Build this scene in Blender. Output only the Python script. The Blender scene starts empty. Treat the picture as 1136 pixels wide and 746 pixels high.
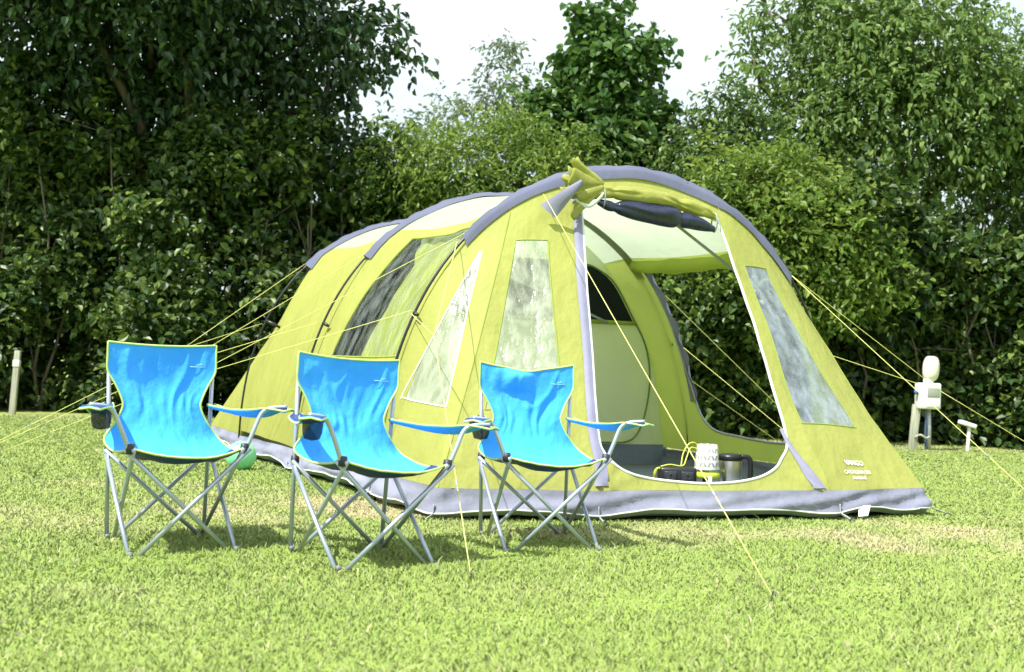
import bpy, math, random
import numpy as np
from mathutils import Vector, Matrix

scene = bpy.context.scene
COL = scene.collection
PI = math.pi
RNG = np.random.default_rng(11)

# ------------------------------------------------------------------ materials
def new_mat(name):
    m = bpy.data.materials.new(name); m.use_nodes = True
    nt = m.node_tree; nt.nodes.clear()
    out = nt.nodes.new('ShaderNodeOutputMaterial')
    return m, nt, out
def nd(nt, kind, **kw):
    n = nt.nodes.new(kind)
    for k, v in kw.items():
        if k in n.inputs: n.inputs[k].default_value = v
        else: setattr(n, k, v)
    return n
def lk(nt, a, ao, b, bi): nt.links.new(a.outputs[ao], b.inputs[bi])
def ramp(nt, stops):
    r = nt.nodes.new('ShaderNodeValToRGB'); el = r.color_ramp.elements
    while len(el) < len(stops): el.new(0.5)
    for e, (p, c) in zip(el, stops): e.position = p; e.color = (*c, 1)
    return r
def scale_c(c, k): return tuple(min(1, x * k) for x in c)
def noise(nt, scale, detail=3, stretch=None, coord='Object'):
    tc = nd(nt, 'ShaderNodeTexCoord'); n = nd(nt, 'ShaderNodeTexNoise')
    n.inputs['Scale'].default_value = scale; n.inputs['Detail'].default_value = detail
    if stretch:
        mp = nd(nt, 'ShaderNodeMapping'); mp.inputs['Scale'].default_value = stretch
        lk(nt, tc, coord, mp, 'Vector'); lk(nt, mp, 'Vector', n, 'Vector')
    else: lk(nt, tc, coord, n, 'Vector')
    return n
def bump_chain(nt, specs):
    """specs: (noise node, strength, distance); chained bumps"""
    prev = None
    for n, s, d in specs:
        b = nd(nt, 'ShaderNodeBump'); b.inputs['Strength'].default_value = s; b.inputs['Distance'].default_value = d
        lk(nt, n, 0, b, 'Height')
        if prev: lk(nt, prev, 'Normal', b, 'Normal')
        prev = b
    return prev
def fabric(name, c, trans=0.3, rough=0.75, wr=0.35, var=0.12, sheer=None, spec=0.2, wscale=9, stretch=(1, 1, .35)):
    m, nt, out = new_mat(name)
    n1 = noise(nt, 2.3, 4)
    r = ramp(nt, [(0.3, scale_c(c, 1 - var)), (0.7, scale_c(c, 1 + var))]); lk(nt, n1, 0, r, 'Fac')
    w1 = noise(nt, wscale, 3, stretch); w2 = noise(nt, wscale * 4, 2)
    b = bump_chain(nt, [(w1, wr, 0.03), (w2, wr * .6, 0.006)])
    p = nd(nt, 'ShaderNodeBsdfPrincipled'); p.inputs['Roughness'].default_value = rough
    p.inputs['Specular IOR Level'].default_value = spec
    lk(nt, r, 'Color', p, 'Base Color'); lk(nt, b, 'Normal', p, 'Normal')
    last = p
    if trans > 0:
        t = nd(nt, 'ShaderNodeBsdfTranslucent'); lk(nt, r, 'Color', t, 'Color'); lk(nt, b, 'Normal', t, 'Normal')
        mx = nd(nt, 'ShaderNodeMixShader'); mx.inputs[0].default_value = trans
        nt.links.new(p.outputs[0], mx.inputs[1]); nt.links.new(t.outputs[0], mx.inputs[2]); last = mx
    if sheer:
        tr = nd(nt, 'ShaderNodeBsdfTransparent'); mx = nd(nt, 'ShaderNodeMixShader'); mx.inputs[0].default_value = sheer
        nt.links.new(last.outputs[0], mx.inputs[1]); nt.links.new(tr.outputs[0], mx.inputs[2]); last = mx
    nt.links.new(last.outputs[0], out.inputs[0])
    return m
def plain(name, c, rough=0.5, metal=0.0, spec=0.5, var=0.08, nscale=6, bump=0.0):
    m, nt, out = new_mat(name)
    n1 = noise(nt, nscale, 4)
    r = ramp(nt, [(0.3, scale_c(c, 1 - var)), (0.7, scale_c(c, 1 + var))]); lk(nt, n1, 0, r, 'Fac')
    p = nd(nt, 'ShaderNodeBsdfPrincipled'); p.inputs['Roughness'].default_value = rough
    p.inputs['Metallic'].default_value = metal; p.inputs['Specular IOR Level'].default_value = spec
    lk(nt, r, 'Color', p, 'Base Color')
    if bump:
        b = bump_chain(nt, [(noise(nt, nscale * 5, 4), bump, 0.01)]); lk(nt, b, 'Normal', p, 'Normal')
    nt.links.new(p.outputs[0], out.inputs[0])
    return m
def pvc(name, clear, tint, milky, wscale=14, stretch=(1, 1, .12), wr=0.5):
    """clear sheet: see-through share, milky share streaked like sky glare and a wrinkled gloss"""
    m, nt, out = new_mat(name)
    w1 = noise(nt, wscale, 4, stretch); w2 = noise(nt, wscale * 3, 3, (1, 1, .08))
    b = bump_chain(nt, [(w1, wr, 0.05), (w2, wr * .25, 0.012)])
    tr = nd(nt, 'ShaderNodeBsdfTransparent'); tr.inputs[0].default_value = (*tint, 1)
    df = nd(nt, 'ShaderNodeBsdfDiffuse'); df.inputs[0].default_value = (*milky, 1); lk(nt, b, 'Normal', df, 'Normal')
    tl = nd(nt, 'ShaderNodeBsdfTranslucent'); tl.inputs[0].default_value = (*milky, 1)
    m1 = nd(nt, 'ShaderNodeMixShader'); m1.inputs[0].default_value = .4
    nt.links.new(df.outputs[0], m1.inputs[1]); nt.links.new(tl.outputs[0], m1.inputs[2])
    fac = nd(nt, 'ShaderNodeMapRange'); lk(nt, w1, 0, fac, 0)
    fac.inputs[1].default_value = .35; fac.inputs[2].default_value = .65
    fac.inputs[3].default_value = min(1, clear + .25); fac.inputs[4].default_value = max(0, clear - .25)  # milky share varies in streaks, standing in for sky reflections
    m2 = nd(nt, 'ShaderNodeMixShader'); lk(nt, fac, 0, m2, 0)
    nt.links.new(m1.outputs[0], m2.inputs[1]); nt.links.new(tr.outputs[0], m2.inputs[2])
    g = nd(nt, 'ShaderNodeBsdfGlossy'); g.inputs['Roughness'].default_value = .2; lk(nt, b, 'Normal', g, 'Normal')
    lw = nd(nt, 'ShaderNodeLayerWeight'); lk(nt, b, 'Normal', lw, 'Normal'); pw = nd(nt, 'ShaderNodeMath', operation='POWER'); lk(nt, lw, 'Facing', pw, 0); pw.inputs[1].default_value = 4.0
    fr = nd(nt, 'ShaderNodeMath', operation='MULTIPLY_ADD'); lk(nt, pw, 0, fr, 0); fr.inputs[1].default_value = .75; fr.inputs[2].default_value = .05
    m3 = nd(nt, 'ShaderNodeMixShader'); lk(nt, fr, 0, m3, 0)
    nt.links.new(m2.outputs[0], m3.inputs[1]); nt.links.new(g.outputs[0], m3.inputs[2])
    nt.links.new(m3.outputs[0], out.inputs[0])
    return m
def leaf_mat(name, stops, trans=0.35, rough=0.42, spec=0.4, patch=1.6):
    m, nt, out = new_mat(name)
    gi = nd(nt, 'ShaderNodeNewGeometry'); n = noise(nt, patch, 3)
    ad = nd(nt, 'ShaderNodeMath', operation='MULTIPLY_ADD'); lk(nt, n, 0, ad, 0)
    ad.inputs[1].default_value = .9; lk(nt, gi, 'Random Per Island', ad, 2)
    sc = nd(nt, 'ShaderNodeMath', operation='MULTIPLY'); lk(nt, ad, 0, sc, 0); sc.inputs[1].default_value = .52
    r = ramp(nt, stops); lk(nt, sc, 0, r, 'Fac')
    p = nd(nt, 'ShaderNodeBsdfPrincipled'); p.inputs['Roughness'].default_value = rough
    p.inputs['Specular IOR Level'].default_value = spec; lk(nt, r, 'Color', p, 'Base Color')
    t = nd(nt, 'ShaderNodeBsdfTranslucent')
    hs = nd(nt, 'ShaderNodeHueSaturation'); hs.inputs['Value'].default_value = 1.35; hs.inputs['Hue'].default_value = .485
    lk(nt, r, 'Color', hs, 'Color'); lk(nt, hs, 'Color', t, 'Color')
    mx = nd(nt, 'ShaderNodeMixShader'); mx.inputs[0].default_value = trans
    nt.links.new(p.outputs[0], mx.inputs[1]); nt.links.new(t.outputs[0], mx.inputs[2])
    nt.links.new(mx.outputs[0], out.inputs[0])
    return m

# ------------------------------------------------------------------ mesh helpers
class MB:
    def __init__(s): s.V = []; s.F = []; s.n = 0; s.M = []; s.m = 0
    def add(s, V, F):
        V = np.asarray(V, float).reshape(-1, 3)
        for f in F: s.F.append(tuple(int(i) + s.n for i in f)); s.M.append(s.m)
        s.V.append(V); s.n += len(V); return s
    def grid(s, P, close_u=False):
        P = np.asarray(P, float); a, b = P.shape[:2]; F = []
        for i in range(a if close_u else a - 1):
            for j in range(b - 1):
                k = (i + 1) % a
                F.append((i * b + j, k * b + j, k * b + j + 1, i * b + j + 1))
        return s.add(P.reshape(-1, 3), F)
    def tube(s, path, r, n=8, caps=True, flat=1.0, up=(0, 0, 1)):
        path = np.asarray(path, float); L = len(path); r = np.broadcast_to(np.asarray(r, float), (L,))
        T = np.gradient(path, axis=0); T /= np.linalg.norm(T, axis=1, keepdims=True) + 1e-12
        u0 = np.array(up, float)
        if abs(T[0] @ u0) > .95: u0 = np.array([1., 0, 0])
        nrm = u0 - T[0] * (u0 @ T[0]); nrm /= np.linalg.norm(nrm)
        P = np.zeros((L, n + 1, 3)); a = np.linspace(0, 2 * PI, n, endpoint=False)
        V = []
        for i in range(L):
            nrm = nrm - T[i] * (nrm @ T[i]); nrm /= np.linalg.norm(nrm) + 1e-12
            bn = np.cross(T[i], nrm)
            V.append(path[i] + r[i] * (np.cos(a)[:, None] * nrm * flat + np.sin(a)[:, None] * bn))
        V = np.concatenate(V); F = []
        for i in range(L - 1):
            for j in range(n):
                k = (j + 1) % n
                F.append((i * n + j, i * n + k, (i + 1) * n + k, (i + 1) * n + j))
        if caps: F.append(tuple(range(n))[::-1]); F.append(tuple((L - 1) * n + j for j in range(n)))
        return s.add(V, F)
    def lathe(s, prof, c=(0, 0, 0), n=20, axis=None):
        prof = np.asarray(prof, float); a = np.linspace(0, 2 * PI, n, endpoint=False)
        P = np.stack([np.stack([prof[:, 0] * math.cos(t), prof[:, 0] * math.sin(t), prof[:, 1]], 1) for t in a])
        if axis is not None: P = P @ np.array(axis).T
        return s.grid(P + np.array(c), close_u=True)
    def box(s, c, d, rot=None, bev=0.0):
        c = np.array(c, float); x, y, z = np.array(d, float) / 2
        if bev <= 0:
            V = np.array([(a * x, b * y, e * z) for a in (-1, 1) for b in (-1, 1) for e in (-1, 1)])
            F = [(0, 1, 3, 2), (4, 6, 7, 5), (0, 4, 5, 1), (2, 3, 7, 6), (0, 2, 6, 4), (1, 5, 7, 3)]
        else:
            import bmesh
            bm = bmesh.new(); bmesh.ops.create_cube(bm, size=1)
            for v in bm.verts: v.co = (v.co.x * 2 * x, v.co.y * 2 * y, v.co.z * 2 * z)
            bmesh.ops.bevel(bm, geom=bm.edges[:], offset=bev, segments=2, affect='EDGES', profile=.5)
            V = np.array([v.co[:] for v in bm.verts]); F = [[v.index for v in f.verts] for f in bm.faces]; bm.free()
        if rot is not None: V = V @ np.array(rot).T
        return s.add(V + c, F)
    def build(s, name, mat, parent=None, smooth=True, mats=None):
        V = np.concatenate(s.V)
        if parent is not None: V = V - np.array(parent.get('_o', (0, 0, 0)))
        me = bpy.data.meshes.new(name); me.from_pydata(V.tolist(), [], s.F); me.validate()
        for m_ in (mats or [mat]): me.materials.append(m_)
        if mats and len(me.polygons) == len(s.M): me.polygons.foreach_set('material_index', s.M)
        me.polygons.foreach_set('use_smooth', [smooth] * len(me.polygons))
        o = bpy.data.objects.new(name, me); COL.objects.link(o)
        if parent is not None:
            o.parent = parent; o['_o'] = parent.get('_o', (0, 0, 0))
        return o
def fast_mesh(name, V, quads, mat, parent=None, smooth=False):
    if parent is not None: V = V - np.array(parent.get('_o', (0, 0, 0)))
    me = bpy.data.meshes.new(name); k = quads.shape[1]
    me.vertices.add(len(V)); me.vertices.foreach_set('co', V.astype(np.float32).ravel())
    me.loops.add(quads.size); me.loops.foreach_set('vertex_index', quads.astype(np.int32).ravel())
    me.polygons.add(len(quads))
    me.polygons.foreach_set('loop_start', np.arange(0, quads.size, k, dtype=np.int32))
    me.polygons.foreach_set('loop_total', np.full(len(quads), k, dtype=np.int32))
    me.polygons.foreach_set('use_smooth', np.full(len(quads), smooth))
    me.update(calc_edges=True); me.materials.append(mat)
    o = bpy.data.objects.new(name, me); COL.objects.link(o)
    if parent is not None: o.parent = parent; o['_o'] = parent.get('_o', (0, 0, 0))
    return o
def tag(o, label=None, cat=None, group=None, kind=None):
    if label: o['label'] = label
    if cat: o['category'] = cat
    if group: o['group'] = group
    if kind: o['kind'] = kind
    return o
def thing(name, label, cat, loc=(0, 0, 0), rz=0.0, group=None, local=False):
    o = bpy.data.objects.new(name, None); COL.objects.link(o); o.location = loc
    o.rotation_euler = (0, 0, rz); o.empty_display_size = .2
    o['_o'] = (0., 0., 0.) if local else tuple(float(x) for x in loc)
    return tag(o, label, cat, group)
def catmull(P, n):
    P = np.asarray(P, float); Q = np.vstack([2 * P[0] - P[1], P, 2 * P[-1] - P[-2]]); out = []
    for i in range(1, len(Q) - 2):
        t = np.linspace(0, 1, n, endpoint=False)[:, None]
        a, b, c, d = Q[i - 1], Q[i], Q[i + 1], Q[i + 2]
        out.append(.5 * (2 * b + (c - a) * t + (2 * a - 5 * b + 4 * c - d) * t ** 2 + (3 * b - a - 3 * c + d) * t ** 3))
    return np.vstack(out + [P[-1:]])
def lin(P, n):
    P = np.asarray(P, float)
    return np.vstack([P[i] + (P[i + 1] - P[i]) * np.linspace(0, 1, n, endpoint=False)[:, None] for i in range(len(P) - 1)] + [P[-1:]])
class Wave:
    """smooth random field from a sum of sines"""
    def __init__(s, seed, freq, dim=3, n=14):
        r = np.random.default_rng(seed); d = r.normal(size=(n, dim)); d /= np.linalg.norm(d, axis=1, keepdims=True)
        s.k = d * freq * r.uniform(.5, 1.6, (n, 1)); s.p = r.uniform(0, 6.28, n); s.n = n
    def __call__(s, P): return np.sin(np.asarray(P) @ s.k.T + s.p).sum(-1) / math.sqrt(s.n / 2)

# ------------------------------------------------------------------ camera, light, world
cam = bpy.data.cameras.new('camera'); co = bpy.data.objects.new('camera', cam); COL.objects.link(co)
cam.sensor_width = 36; cam.lens = 36 * 1200 / 1136; cam.clip_end = 1000; cam.clip_start = .05
co.matrix_world = Matrix.Translation((0, 0, .8)) @ Matrix.Rotation(PI / 2 + math.atan(37 / 1200), 4, 'X') @ Matrix.Rotation(math.radians(2), 4, 'Z')
scene.camera = co
cam.dof.use_dof = True; cam.dof.focus_distance = 5.8; cam.dof.aperture_fstop = 3.5
SUN_EL, SUN_DIR = math.radians(57), np.array([-.74, -.67])      # where the sun stands, seen from the lawn
sd = bpy.data.lights.new('sun', 'SUN'); sd.energy = 4.1; sd.angle = math.radians(.6); sd.color = (1, .975, .925)
so = bpy.data.objects.new('sun', sd); COL.objects.link(so); so.location = (-6, -4, 12)
sv = Vector((SUN_DIR[0] * math.cos(SUN_EL), SUN_DIR[1] * math.cos(SUN_EL), math.sin(SUN_EL)))
so.rotation_euler = sv.to_track_quat('Z', 'Y').to_euler()
w = bpy.data.worlds.new('World'); scene.world = w; w.use_nodes = True; nt = w.node_tree; nt.nodes.clear()
wo = nt.nodes.new('ShaderNodeOutputWorld'); bg = nt.nodes.new('ShaderNodeBackground'); bg.inputs[1].default_value = .09
sk = nt.nodes.new('ShaderNodeTexSky'); sk.sky_type = 'NISHITA'; sk.sun_disc = False
sk.sun_elevation = SUN_EL; sk.sun_rotation = math.atan2(SUN_DIR[0], SUN_DIR[1]) % (2 * PI)
tc = nt.nodes.new('ShaderNodeTexCoord'); mp = nt.nodes.new('ShaderNodeMapping'); mp.inputs['Scale'].default_value = (1, 1, 2.2)
cn = nt.nodes.new('ShaderNodeTexNoise'); cn.inputs['Scale'].default_value = 2.1; cn.inputs['Detail'].default_value = 6
cr = nt.nodes.new('ShaderNodeValToRGB'); cr.color_ramp.elements[0].color = (.45, .45, .45, 1); cr.color_ramp.elements[0].position = .22; cr.color_ramp.elements[1].position = .58
mx = nt.nodes.new('ShaderNodeMix'); mx.data_type = 'RGBA'; 
sx_ = nt.nodes.new('ShaderNodeSeparateXYZ'); lk(nt, tc, 'Generated', sx_, 0)      # overcast: brighter overhead than low down
cg = nt.nodes.new('ShaderNodeValToRGB'); lk(nt, sx_, 2, cg, 0)
for e_, (p_, c_) in zip([cg.color_ramp.elements[0], cg.color_ramp.elements[1]], [(.12, (.475, .565, .60)), (.75, (1.0, 1.06, 1.09))]): e_.position = p_; e_.color = (*c_, 1)
cs = nt.nodes.new('ShaderNodeVectorMath'); cs.operation = 'SCALE'; cs.inputs['Scale'].default_value = 10.0; lk(nt, cg, 'Color', cs, 0); lk(nt, cs, 0, mx, 'B')
lk(nt, tc, 'Generated', mp, 'Vector'); lk(nt, mp, 'Vector', cn, 'Vector'); lk(nt, cn, 0, cr, 0)
lk(nt, cr, 'Color', mx, 'Factor'); lk(nt, sk, 'Color', mx, 'A'); nt.links.new(mx.outputs['Result'], bg.inputs[0])
lk(nt, bg, 0, wo, 0)
scene.view_settings.view_transform = 'Standard'; scene.view_settings.look = 'None'
scene.view_settings.gamma = 1; scene.view_settings.use_curve_mapping = False
scene.view_settings.exposure = 1.0
cy = scene.cycles; cy.max_bounces = 8; cy.diffuse_bounces = 3; cy.glossy_bounces = 3; cy.transmission_bounces = 6
cy.transparent_max_bounces = 12; cy.caustics_reflective = False; cy.caustics_refractive = False
cy.use_denoising = True; cy.sample_clamp_indirect = 6
# ---- tent geometry (metres; camera stands at the origin, looking along +Y)
ANG = 0.374
RD = np.array([math.cos(ANG), math.sin(ANG), 0.0])      # across the tent
BD = np.array([-math.sin(ANG), math.cos(ANG), 0.0])     # towards its back
ARCH = [dict(F=(-0.776, 6.422), W=3.31, H=2.128, q=0.866),
        dict(F=(-1.554, 7.876), W=3.29, H=2.165, q=0.861),
        dict(F=(-2.269, 9.130), W=3.287, H=2.105, q=0.79)]
ZB = 0.165                                             # where the coloured cloth meets the grey skirt
def arch(i, th, inset=0.0, lift=0.0):
    a = ARCH[i]; th = np.asarray(th, float)
    s = a['W'] / 2 * (1 - np.cos(th)); z = a['H'] * np.sin(np.clip(th, 0, math.pi)) ** a['q']
    P = np.stack([a['F'][0] + s * RD[0], a['F'][1] + s * RD[1], z], -1)
    c = np.array([a['F'][0] + a['W'] / 2 * RD[0], a['F'][1] + a['W'] / 2 * RD[1], 0.55])
    d = P - c; n = np.linalg.norm(d, axis=-1, keepdims=True)
    return P + d / n * (lift - np.asarray(inset)[..., None] if np.ndim(inset) else lift - inset)
def th_base(i):
    a = ARCH[i]; return math.asin((ZB / a['H']) ** (1 / a['q']))
def cloth_arch(i, th):
    """the cloth under the pole: hangs a little inside it below the sleeve"""
    th = np.asarray(th, float); m = np.minimum(th, math.pi - th)
    amt = (0.014, 0.035, 0.105)[i]
    ins = 0.012 + amt * np.clip(np.sin(np.clip((m - 0.05) / 0.85, 0, 1) * math.pi), 0, 1)
    return arch(i, th, ins)
BASE = np.array([[-0.776, 6.422], [-0.381, 5.679], [0.476, 5.79], [1.886, 6.248], [2.574, 6.617], [2.307, 7.63]])
UTH = None
def seam_th(a, b, c, d): return [None, a, b, c, d, None]
SEAM = [0.0, math.radians(59), math.radians(75), math.radians(112), math.radians(143), math.pi]
def front(u, w):
    """front wall; u = 0 left foot, 1 A, 2 B, 3 C, 4 D, 5 right foot; w = 0 skirt top, 1 arch"""
    u = np.asarray(u, float); w = np.asarray(w, float)
    th0 = th_base(0); T = np.array([th0] + SEAM[1:5] + [math.pi - th0])
    th = np.interp(u, range(6), T)
    ctr = np.array([0.75, 7.2])
    Bx = np.interp(u, range(6), BASE[:, 0]); By = np.interp(u, range(6), BASE[:, 1])
    b = np.stack([Bx, By, np.full_like(Bx, ZB)], -1)
    inw = np.stack([ctr[0] - Bx, ctr[1] - By, 0 * Bx], -1)
    inw /= np.linalg.norm(inw, axis=-1, keepdims=True) + 1e-9
    edge = np.clip(np.minimum(u, 5 - u), 0, 1)[..., None]
    b = b + inw * 0.035 * edge
    t = cloth_arch(0, th)
    wz = w[..., None]
    P = b * (1 - wz) + t * wz
    # a shallow hollow between base and arch
    return P + inw * (0.10 * edge * (wz * (1 - wz)) )
def side(i, v, th, sag=0.05):
    """between arch i (v=0) and arch i+1 (v=1)"""
    v = np.asarray(v, float)[..., None]
    a = cloth_arch(i, th); b = cloth_arch(i + 1, th)
    P = a * (1 - v) + b * v
    th = np.asarray(th, float)
    n = np.stack([-np.cos(th) * RD[0], -np.cos(th) * RD[1], np.sin(th)], -1)
    return P - n * sag * np.sin(math.pi * v) * np.sin(np.clip(th, 0, math.pi))[..., None] ** 0.5
# ------------------------------------------------------------------ tent
M_LIME = fabric('lime_flysheet', (.445, .465, .122), trans=.42, rough=.6, wr=.70, var=.06)
M_LIME_IN = fabric('lime_lining', (.46, .54, .12), trans=.5, rough=.7, wr=.25, var=.06)
M_PALE = fabric('pale_roof_cloth', (.62, .70, .50), trans=.55, rough=.7, wr=.2, var=.04)
M_GREY = fabric('grey_sleeve_cloth', (.115, .125, .185), trans=.04, rough=.8, wr=.35, var=.12)
M_SKIRT = fabric('lavender_grey_skirt', (.245, .255, .33), trans=.1, rough=.75, wr=.4, var=.2, wscale=7, stretch=(1, 1, 1))
M_ZIP = fabric('zip_cover_cloth', (.25, .25, .35), trans=.08, rough=.7, wr=.3)
M_PIPE = plain('pale_piping', (.66, .68, .62), rough=.7)
M_POLE = plain('black_pole', (.012, .014, .016), rough=.35)
M_NAVY = fabric('navy_clear_film_roll', (.008, .013, .045), trans=0, rough=.3, wr=.6, spec=.6, wscale=14)
M_SAGE = fabric('sage_inner_cloth', (.80, .86, .70), trans=.56, rough=.8, wr=.25, var=.04)
M_SAGE_SEAM = plain('dark_green_seam', (.12, .19, .06), rough=.8)
M_MESH_DARK = plain('black_mesh_and_dark_sheet', (.014, .018, .02), rough=.9, spec=.1)
M_FLAP = fabric('grey_green_mud_flap', (.20, .24, .20), trans=0, wr=.4)
M_CURT = fabric('olive_curtain', (.60, .64, .17), trans=.4, rough=.8, wr=.4)
M_FLOOR = fabric('grey_groundsheet', (.16, .19, .25), trans=0, rough=.55, wr=.5, wscale=6, stretch=(1, 1, 1))
M_PVC = pvc('sky_streak_window_film', .46, (.95, .98, .95), (.60, .66, .48), wscale=16, stretch=(1, 1, .09), wr=.5)
M_PVC_CLEAR = pvc('clear_window_film', .88, (.90, .94, .90), (.42, .48, .45), wr=.25)
M_PVC_BLUE = pvc('wrinkled_window_film', .50, (.92, .96, .97), (.42, .49, .55), wscale=13, stretch=(1, 1, .16), wr=.6)  # bluish reflections are put into the scatter colour
M_GUY = plain('yellow_guy_cord', (.66, .66, .20), rough=.6)
M_STRAP = plain('grey_webbing', (.30, .33, .34), rough=.8)
M_PRINT = plain('white_print', (.80, .82, .76), rough=.6)
M_PEG = plain('dark_peg_metal', (.05, .05, .06), rough=.4)

tent = thing('tunnel_tent', 'large lime green tunnel tent with grey pole sleeves and open doorway', 'tent', (.3, 8.2, 0))
WR = Wave(5, 9.0); WR2 = Wave(6, 26.0)
PEG_XY = [tuple(q) for q in BASE[:5]]; PEG_T = []
for q in BASE[:5]:
    r_ = np.array([.75, 7.2]) - q; r_ /= np.linalg.norm(r_); PEG_T.append((r_[1], -r_[0]))
def wrinkle(P, amt=.006):
    P = np.asarray(P, float)
    n = WR(P * np.array([1, 1, .45])) * amt + WR2(P * np.array([1, 1, .3])) * amt * .35
    c = np.array([.0, 7.9, .5]); d = P - c; d[..., 2] *= .4; d /= np.linalg.norm(d, axis=-1, keepdims=True)
    for (px_, py_), (tx, ty) in zip(PEG_XY, PEG_T):      # creases fanning up from the pegs
        a_ = (P[..., 0] - px_) * tx + (P[..., 1] - py_) * ty; z_ = P[..., 2] - ZB + .03; o_ = (P[..., 0] - px_) * ty - (P[..., 1] - py_) * tx
        r_ = np.sqrt(a_ ** 2 + z_ ** 2 + o_ ** 2); n = n + .011 * np.exp(-r_ / .28) * np.clip(r_ / .08, 0, 1) * np.sin(11 * np.arctan2(np.maximum(z_, .0), a_) + px_ * 3)
    return P + d * n[..., None]
def patch(S, q, nu, nv, amt=.006, lift=0.0):
    q = np.asarray(q, float); a = np.linspace(0, 1, nu)[:, None, None]; b = np.linspace(0, 1, nv)[None, :, None]
    uv = q[0] * (1 - a) * (1 - b) + q[1] * a * (1 - b) + q[2] * a * b + q[3] * (1 - a) * b
    P = wrinkle(S(uv[..., 0], uv[..., 1]), amt)
    return P
def edge_uv(q, mids, i, n):
    a, b = np.array(q[i], float), np.array(q[(i + 1) % 4], float); t = np.linspace(0, 1, n)[:, None]
    if mids and isinstance(mids[i], list):
        k = catmull(np.vstack([a, mids[i], b]), 8); return np.stack([np.interp(t[:, 0], np.linspace(0, 1, len(k)), k[:, j]) for j in (0, 1)], 1)
    c = (a + b) / 2 if not mids or mids[i] is None else 2 * np.array(mids[i]) - .5 * (a + b)
    return a * (1 - t) ** 2 + c * 2 * t * (1 - t) + b * t ** 2
def ring(mb, S, outer, inner, n=14, m=6, mids=None):
    """cloth around a four-cornered window"""
    for i in range(4):
        O = edge_uv(outer, None, i, n)[:, None]; I = edge_uv(inner, mids, i, n)[:, None]; t = np.linspace(0, 1, m)[None, :, None]
        uv = O * (1 - t) + I * t; mb.grid(wrinkle(S(uv[..., 0], uv[..., 1])))
def coons(S, q, mids, n, amt=.006):
    e0, e1, e2, e3 = [edge_uv(q, mids, i, n) for i in range(4)]; e2 = e2[::-1]; e3 = e3[::-1]
    a = np.linspace(0, 1, n)[:, None, None]; b = np.linspace(0, 1, n)[None, :, None]; q = np.array(q, float)
    uv = e0[:, None] * (1 - b) + e2[:, None] * b + e3[None] * (1 - a) + e1[None] * a \
        - (q[0] * (1 - a) * (1 - b) + q[1] * a * (1 - b) + q[2] * a * b + q[3] * (1 - a) * b)
    return wrinkle(S(uv[..., 0], uv[..., 1]), amt)
def outline(S, q, n=14, lift=.003, mids=None):
    pts = np.vstack([edge_uv(q, mids, i, n)[:-1] for i in range(4)] + [np.array([q[0]], float)])
    return wrinkle(S(pts[:, 0], pts[:, 1]))
def loft(mb, S, inner, outer, n=6, m=7):
    I = catmull(inner, n); O = lin(outer, n); t = np.linspace(0, 1, m)[None, :, None]
    uv = I[:, None] * (1 - t) + O[:, None] * t
    mb.grid(wrinkle(S(uv[..., 0], uv[..., 1])))
    return I
tb = [th_base(i) for i in range(3)]
tbl = tb[0]; tbr = PI - tb[0]
PALE0, PALE1 = .965, PI - .90
S01 = lambda v, t: side(0, v, t)
S12 = lambda v, t: side(1, v, t)
# left wall between the first two poles, with its big window
WQ = [(.06, .36), (.826, .353), (.74, .905), (.07, .88)]
mb = MB(); ring(mb, S01, [(0, tbl), (1, tbl), (1, PALE0), (0, PALE0)], WQ, 16, 8); mb.build('side_wall', M_LIME, tent)
wn = MB().grid(patch(S01, WQ, 24, 30, .008)).build('side_window', M_PVC_CLEAR, tent)
MB().tube(outline(S01, WQ), .006, 6, False).build('window_seam', M_LIME_IN, wn)
cu = []
for t_ in np.linspace(.34, .915, 26):
    vv = np.interp(t_, [.34, .55, .75, .915], [.60, .50, .55, .70]); cu.append([side(0, np.array(x), np.array(t_)) * [1, 1, 1] + RD * (.045 + .012 * math.sin(x * 40 + t_ * 6)) + [0, 0, -.02] for x in np.linspace(.02, vv, 22)])
MB().grid(np.array(cu)).build('window_curtain', M_CURT, tent)
MB().grid(patch(S12, [(0, tbl), (1, tbl), (1, PALE0), (0, PALE0)], 26, 40)).build('side_wall', M_LIME, tent)
for S in (S01, S12):
    MB().grid(patch(S, [(0, PALE0), (1, PALE0), (1, PALE1), (0, PALE1)], 20, 34, .004)).build('roof_panel', M_PALE, tent)
# right wall with the open side door
DI = [(.93, 2.26), (.93, 2.45), (.925, 2.67), (.91, 2.83), (.872, 2.948), (.80, 3.0), (.715, 3.018), (.6, 3.024), (.49, 3.028), (.297, 3.03), (.18, 3.01), (.11, 2.93), (.09, 2.7), (.09, 2.45), (.09, 2.26)]
DO = [(1, 2.26), (1, 2.45), (1, 2.67), (1, 2.85), (1, tbr), (.85, tbr), (.72, tbr), (.6, tbr), (.49, tbr), (.297, tbr), (.15, tbr), (0, tbr), (0, 2.7), (0, 2.45), (0, 2.26)]
mb = MB(); I = loft(mb, S01, DI, DO); mb.grid(patch(S01, [(0, PALE1), (1, PALE1), (1, 2.26), (0, 2.26)], 20, 5)); mb.build('side_wall', M_LIME_IN, tent)
MB().tube(wrinkle(S01(I[:, 0], I[:, 1])), .009, 6, False).build('door_zip', M_STRAP, tent)
MB().grid(patch(S12, [(0, PALE1), (1, PALE1), (1, tbr), (0, tbr)], 20, 30)).build('side_wall', M_LIME_IN, tent)
v = np.linspace(.06, .96, 40); rp = S01(v, np.full(40, 2.27)); rp[:, 2] -= .03
MB().tube(rp, .055 + .006 * np.sin(v * 13) + .004 * np.sin(v * 31 + 1), 12).build('rolled_side_door', M_LIME_IN, tent)
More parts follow.
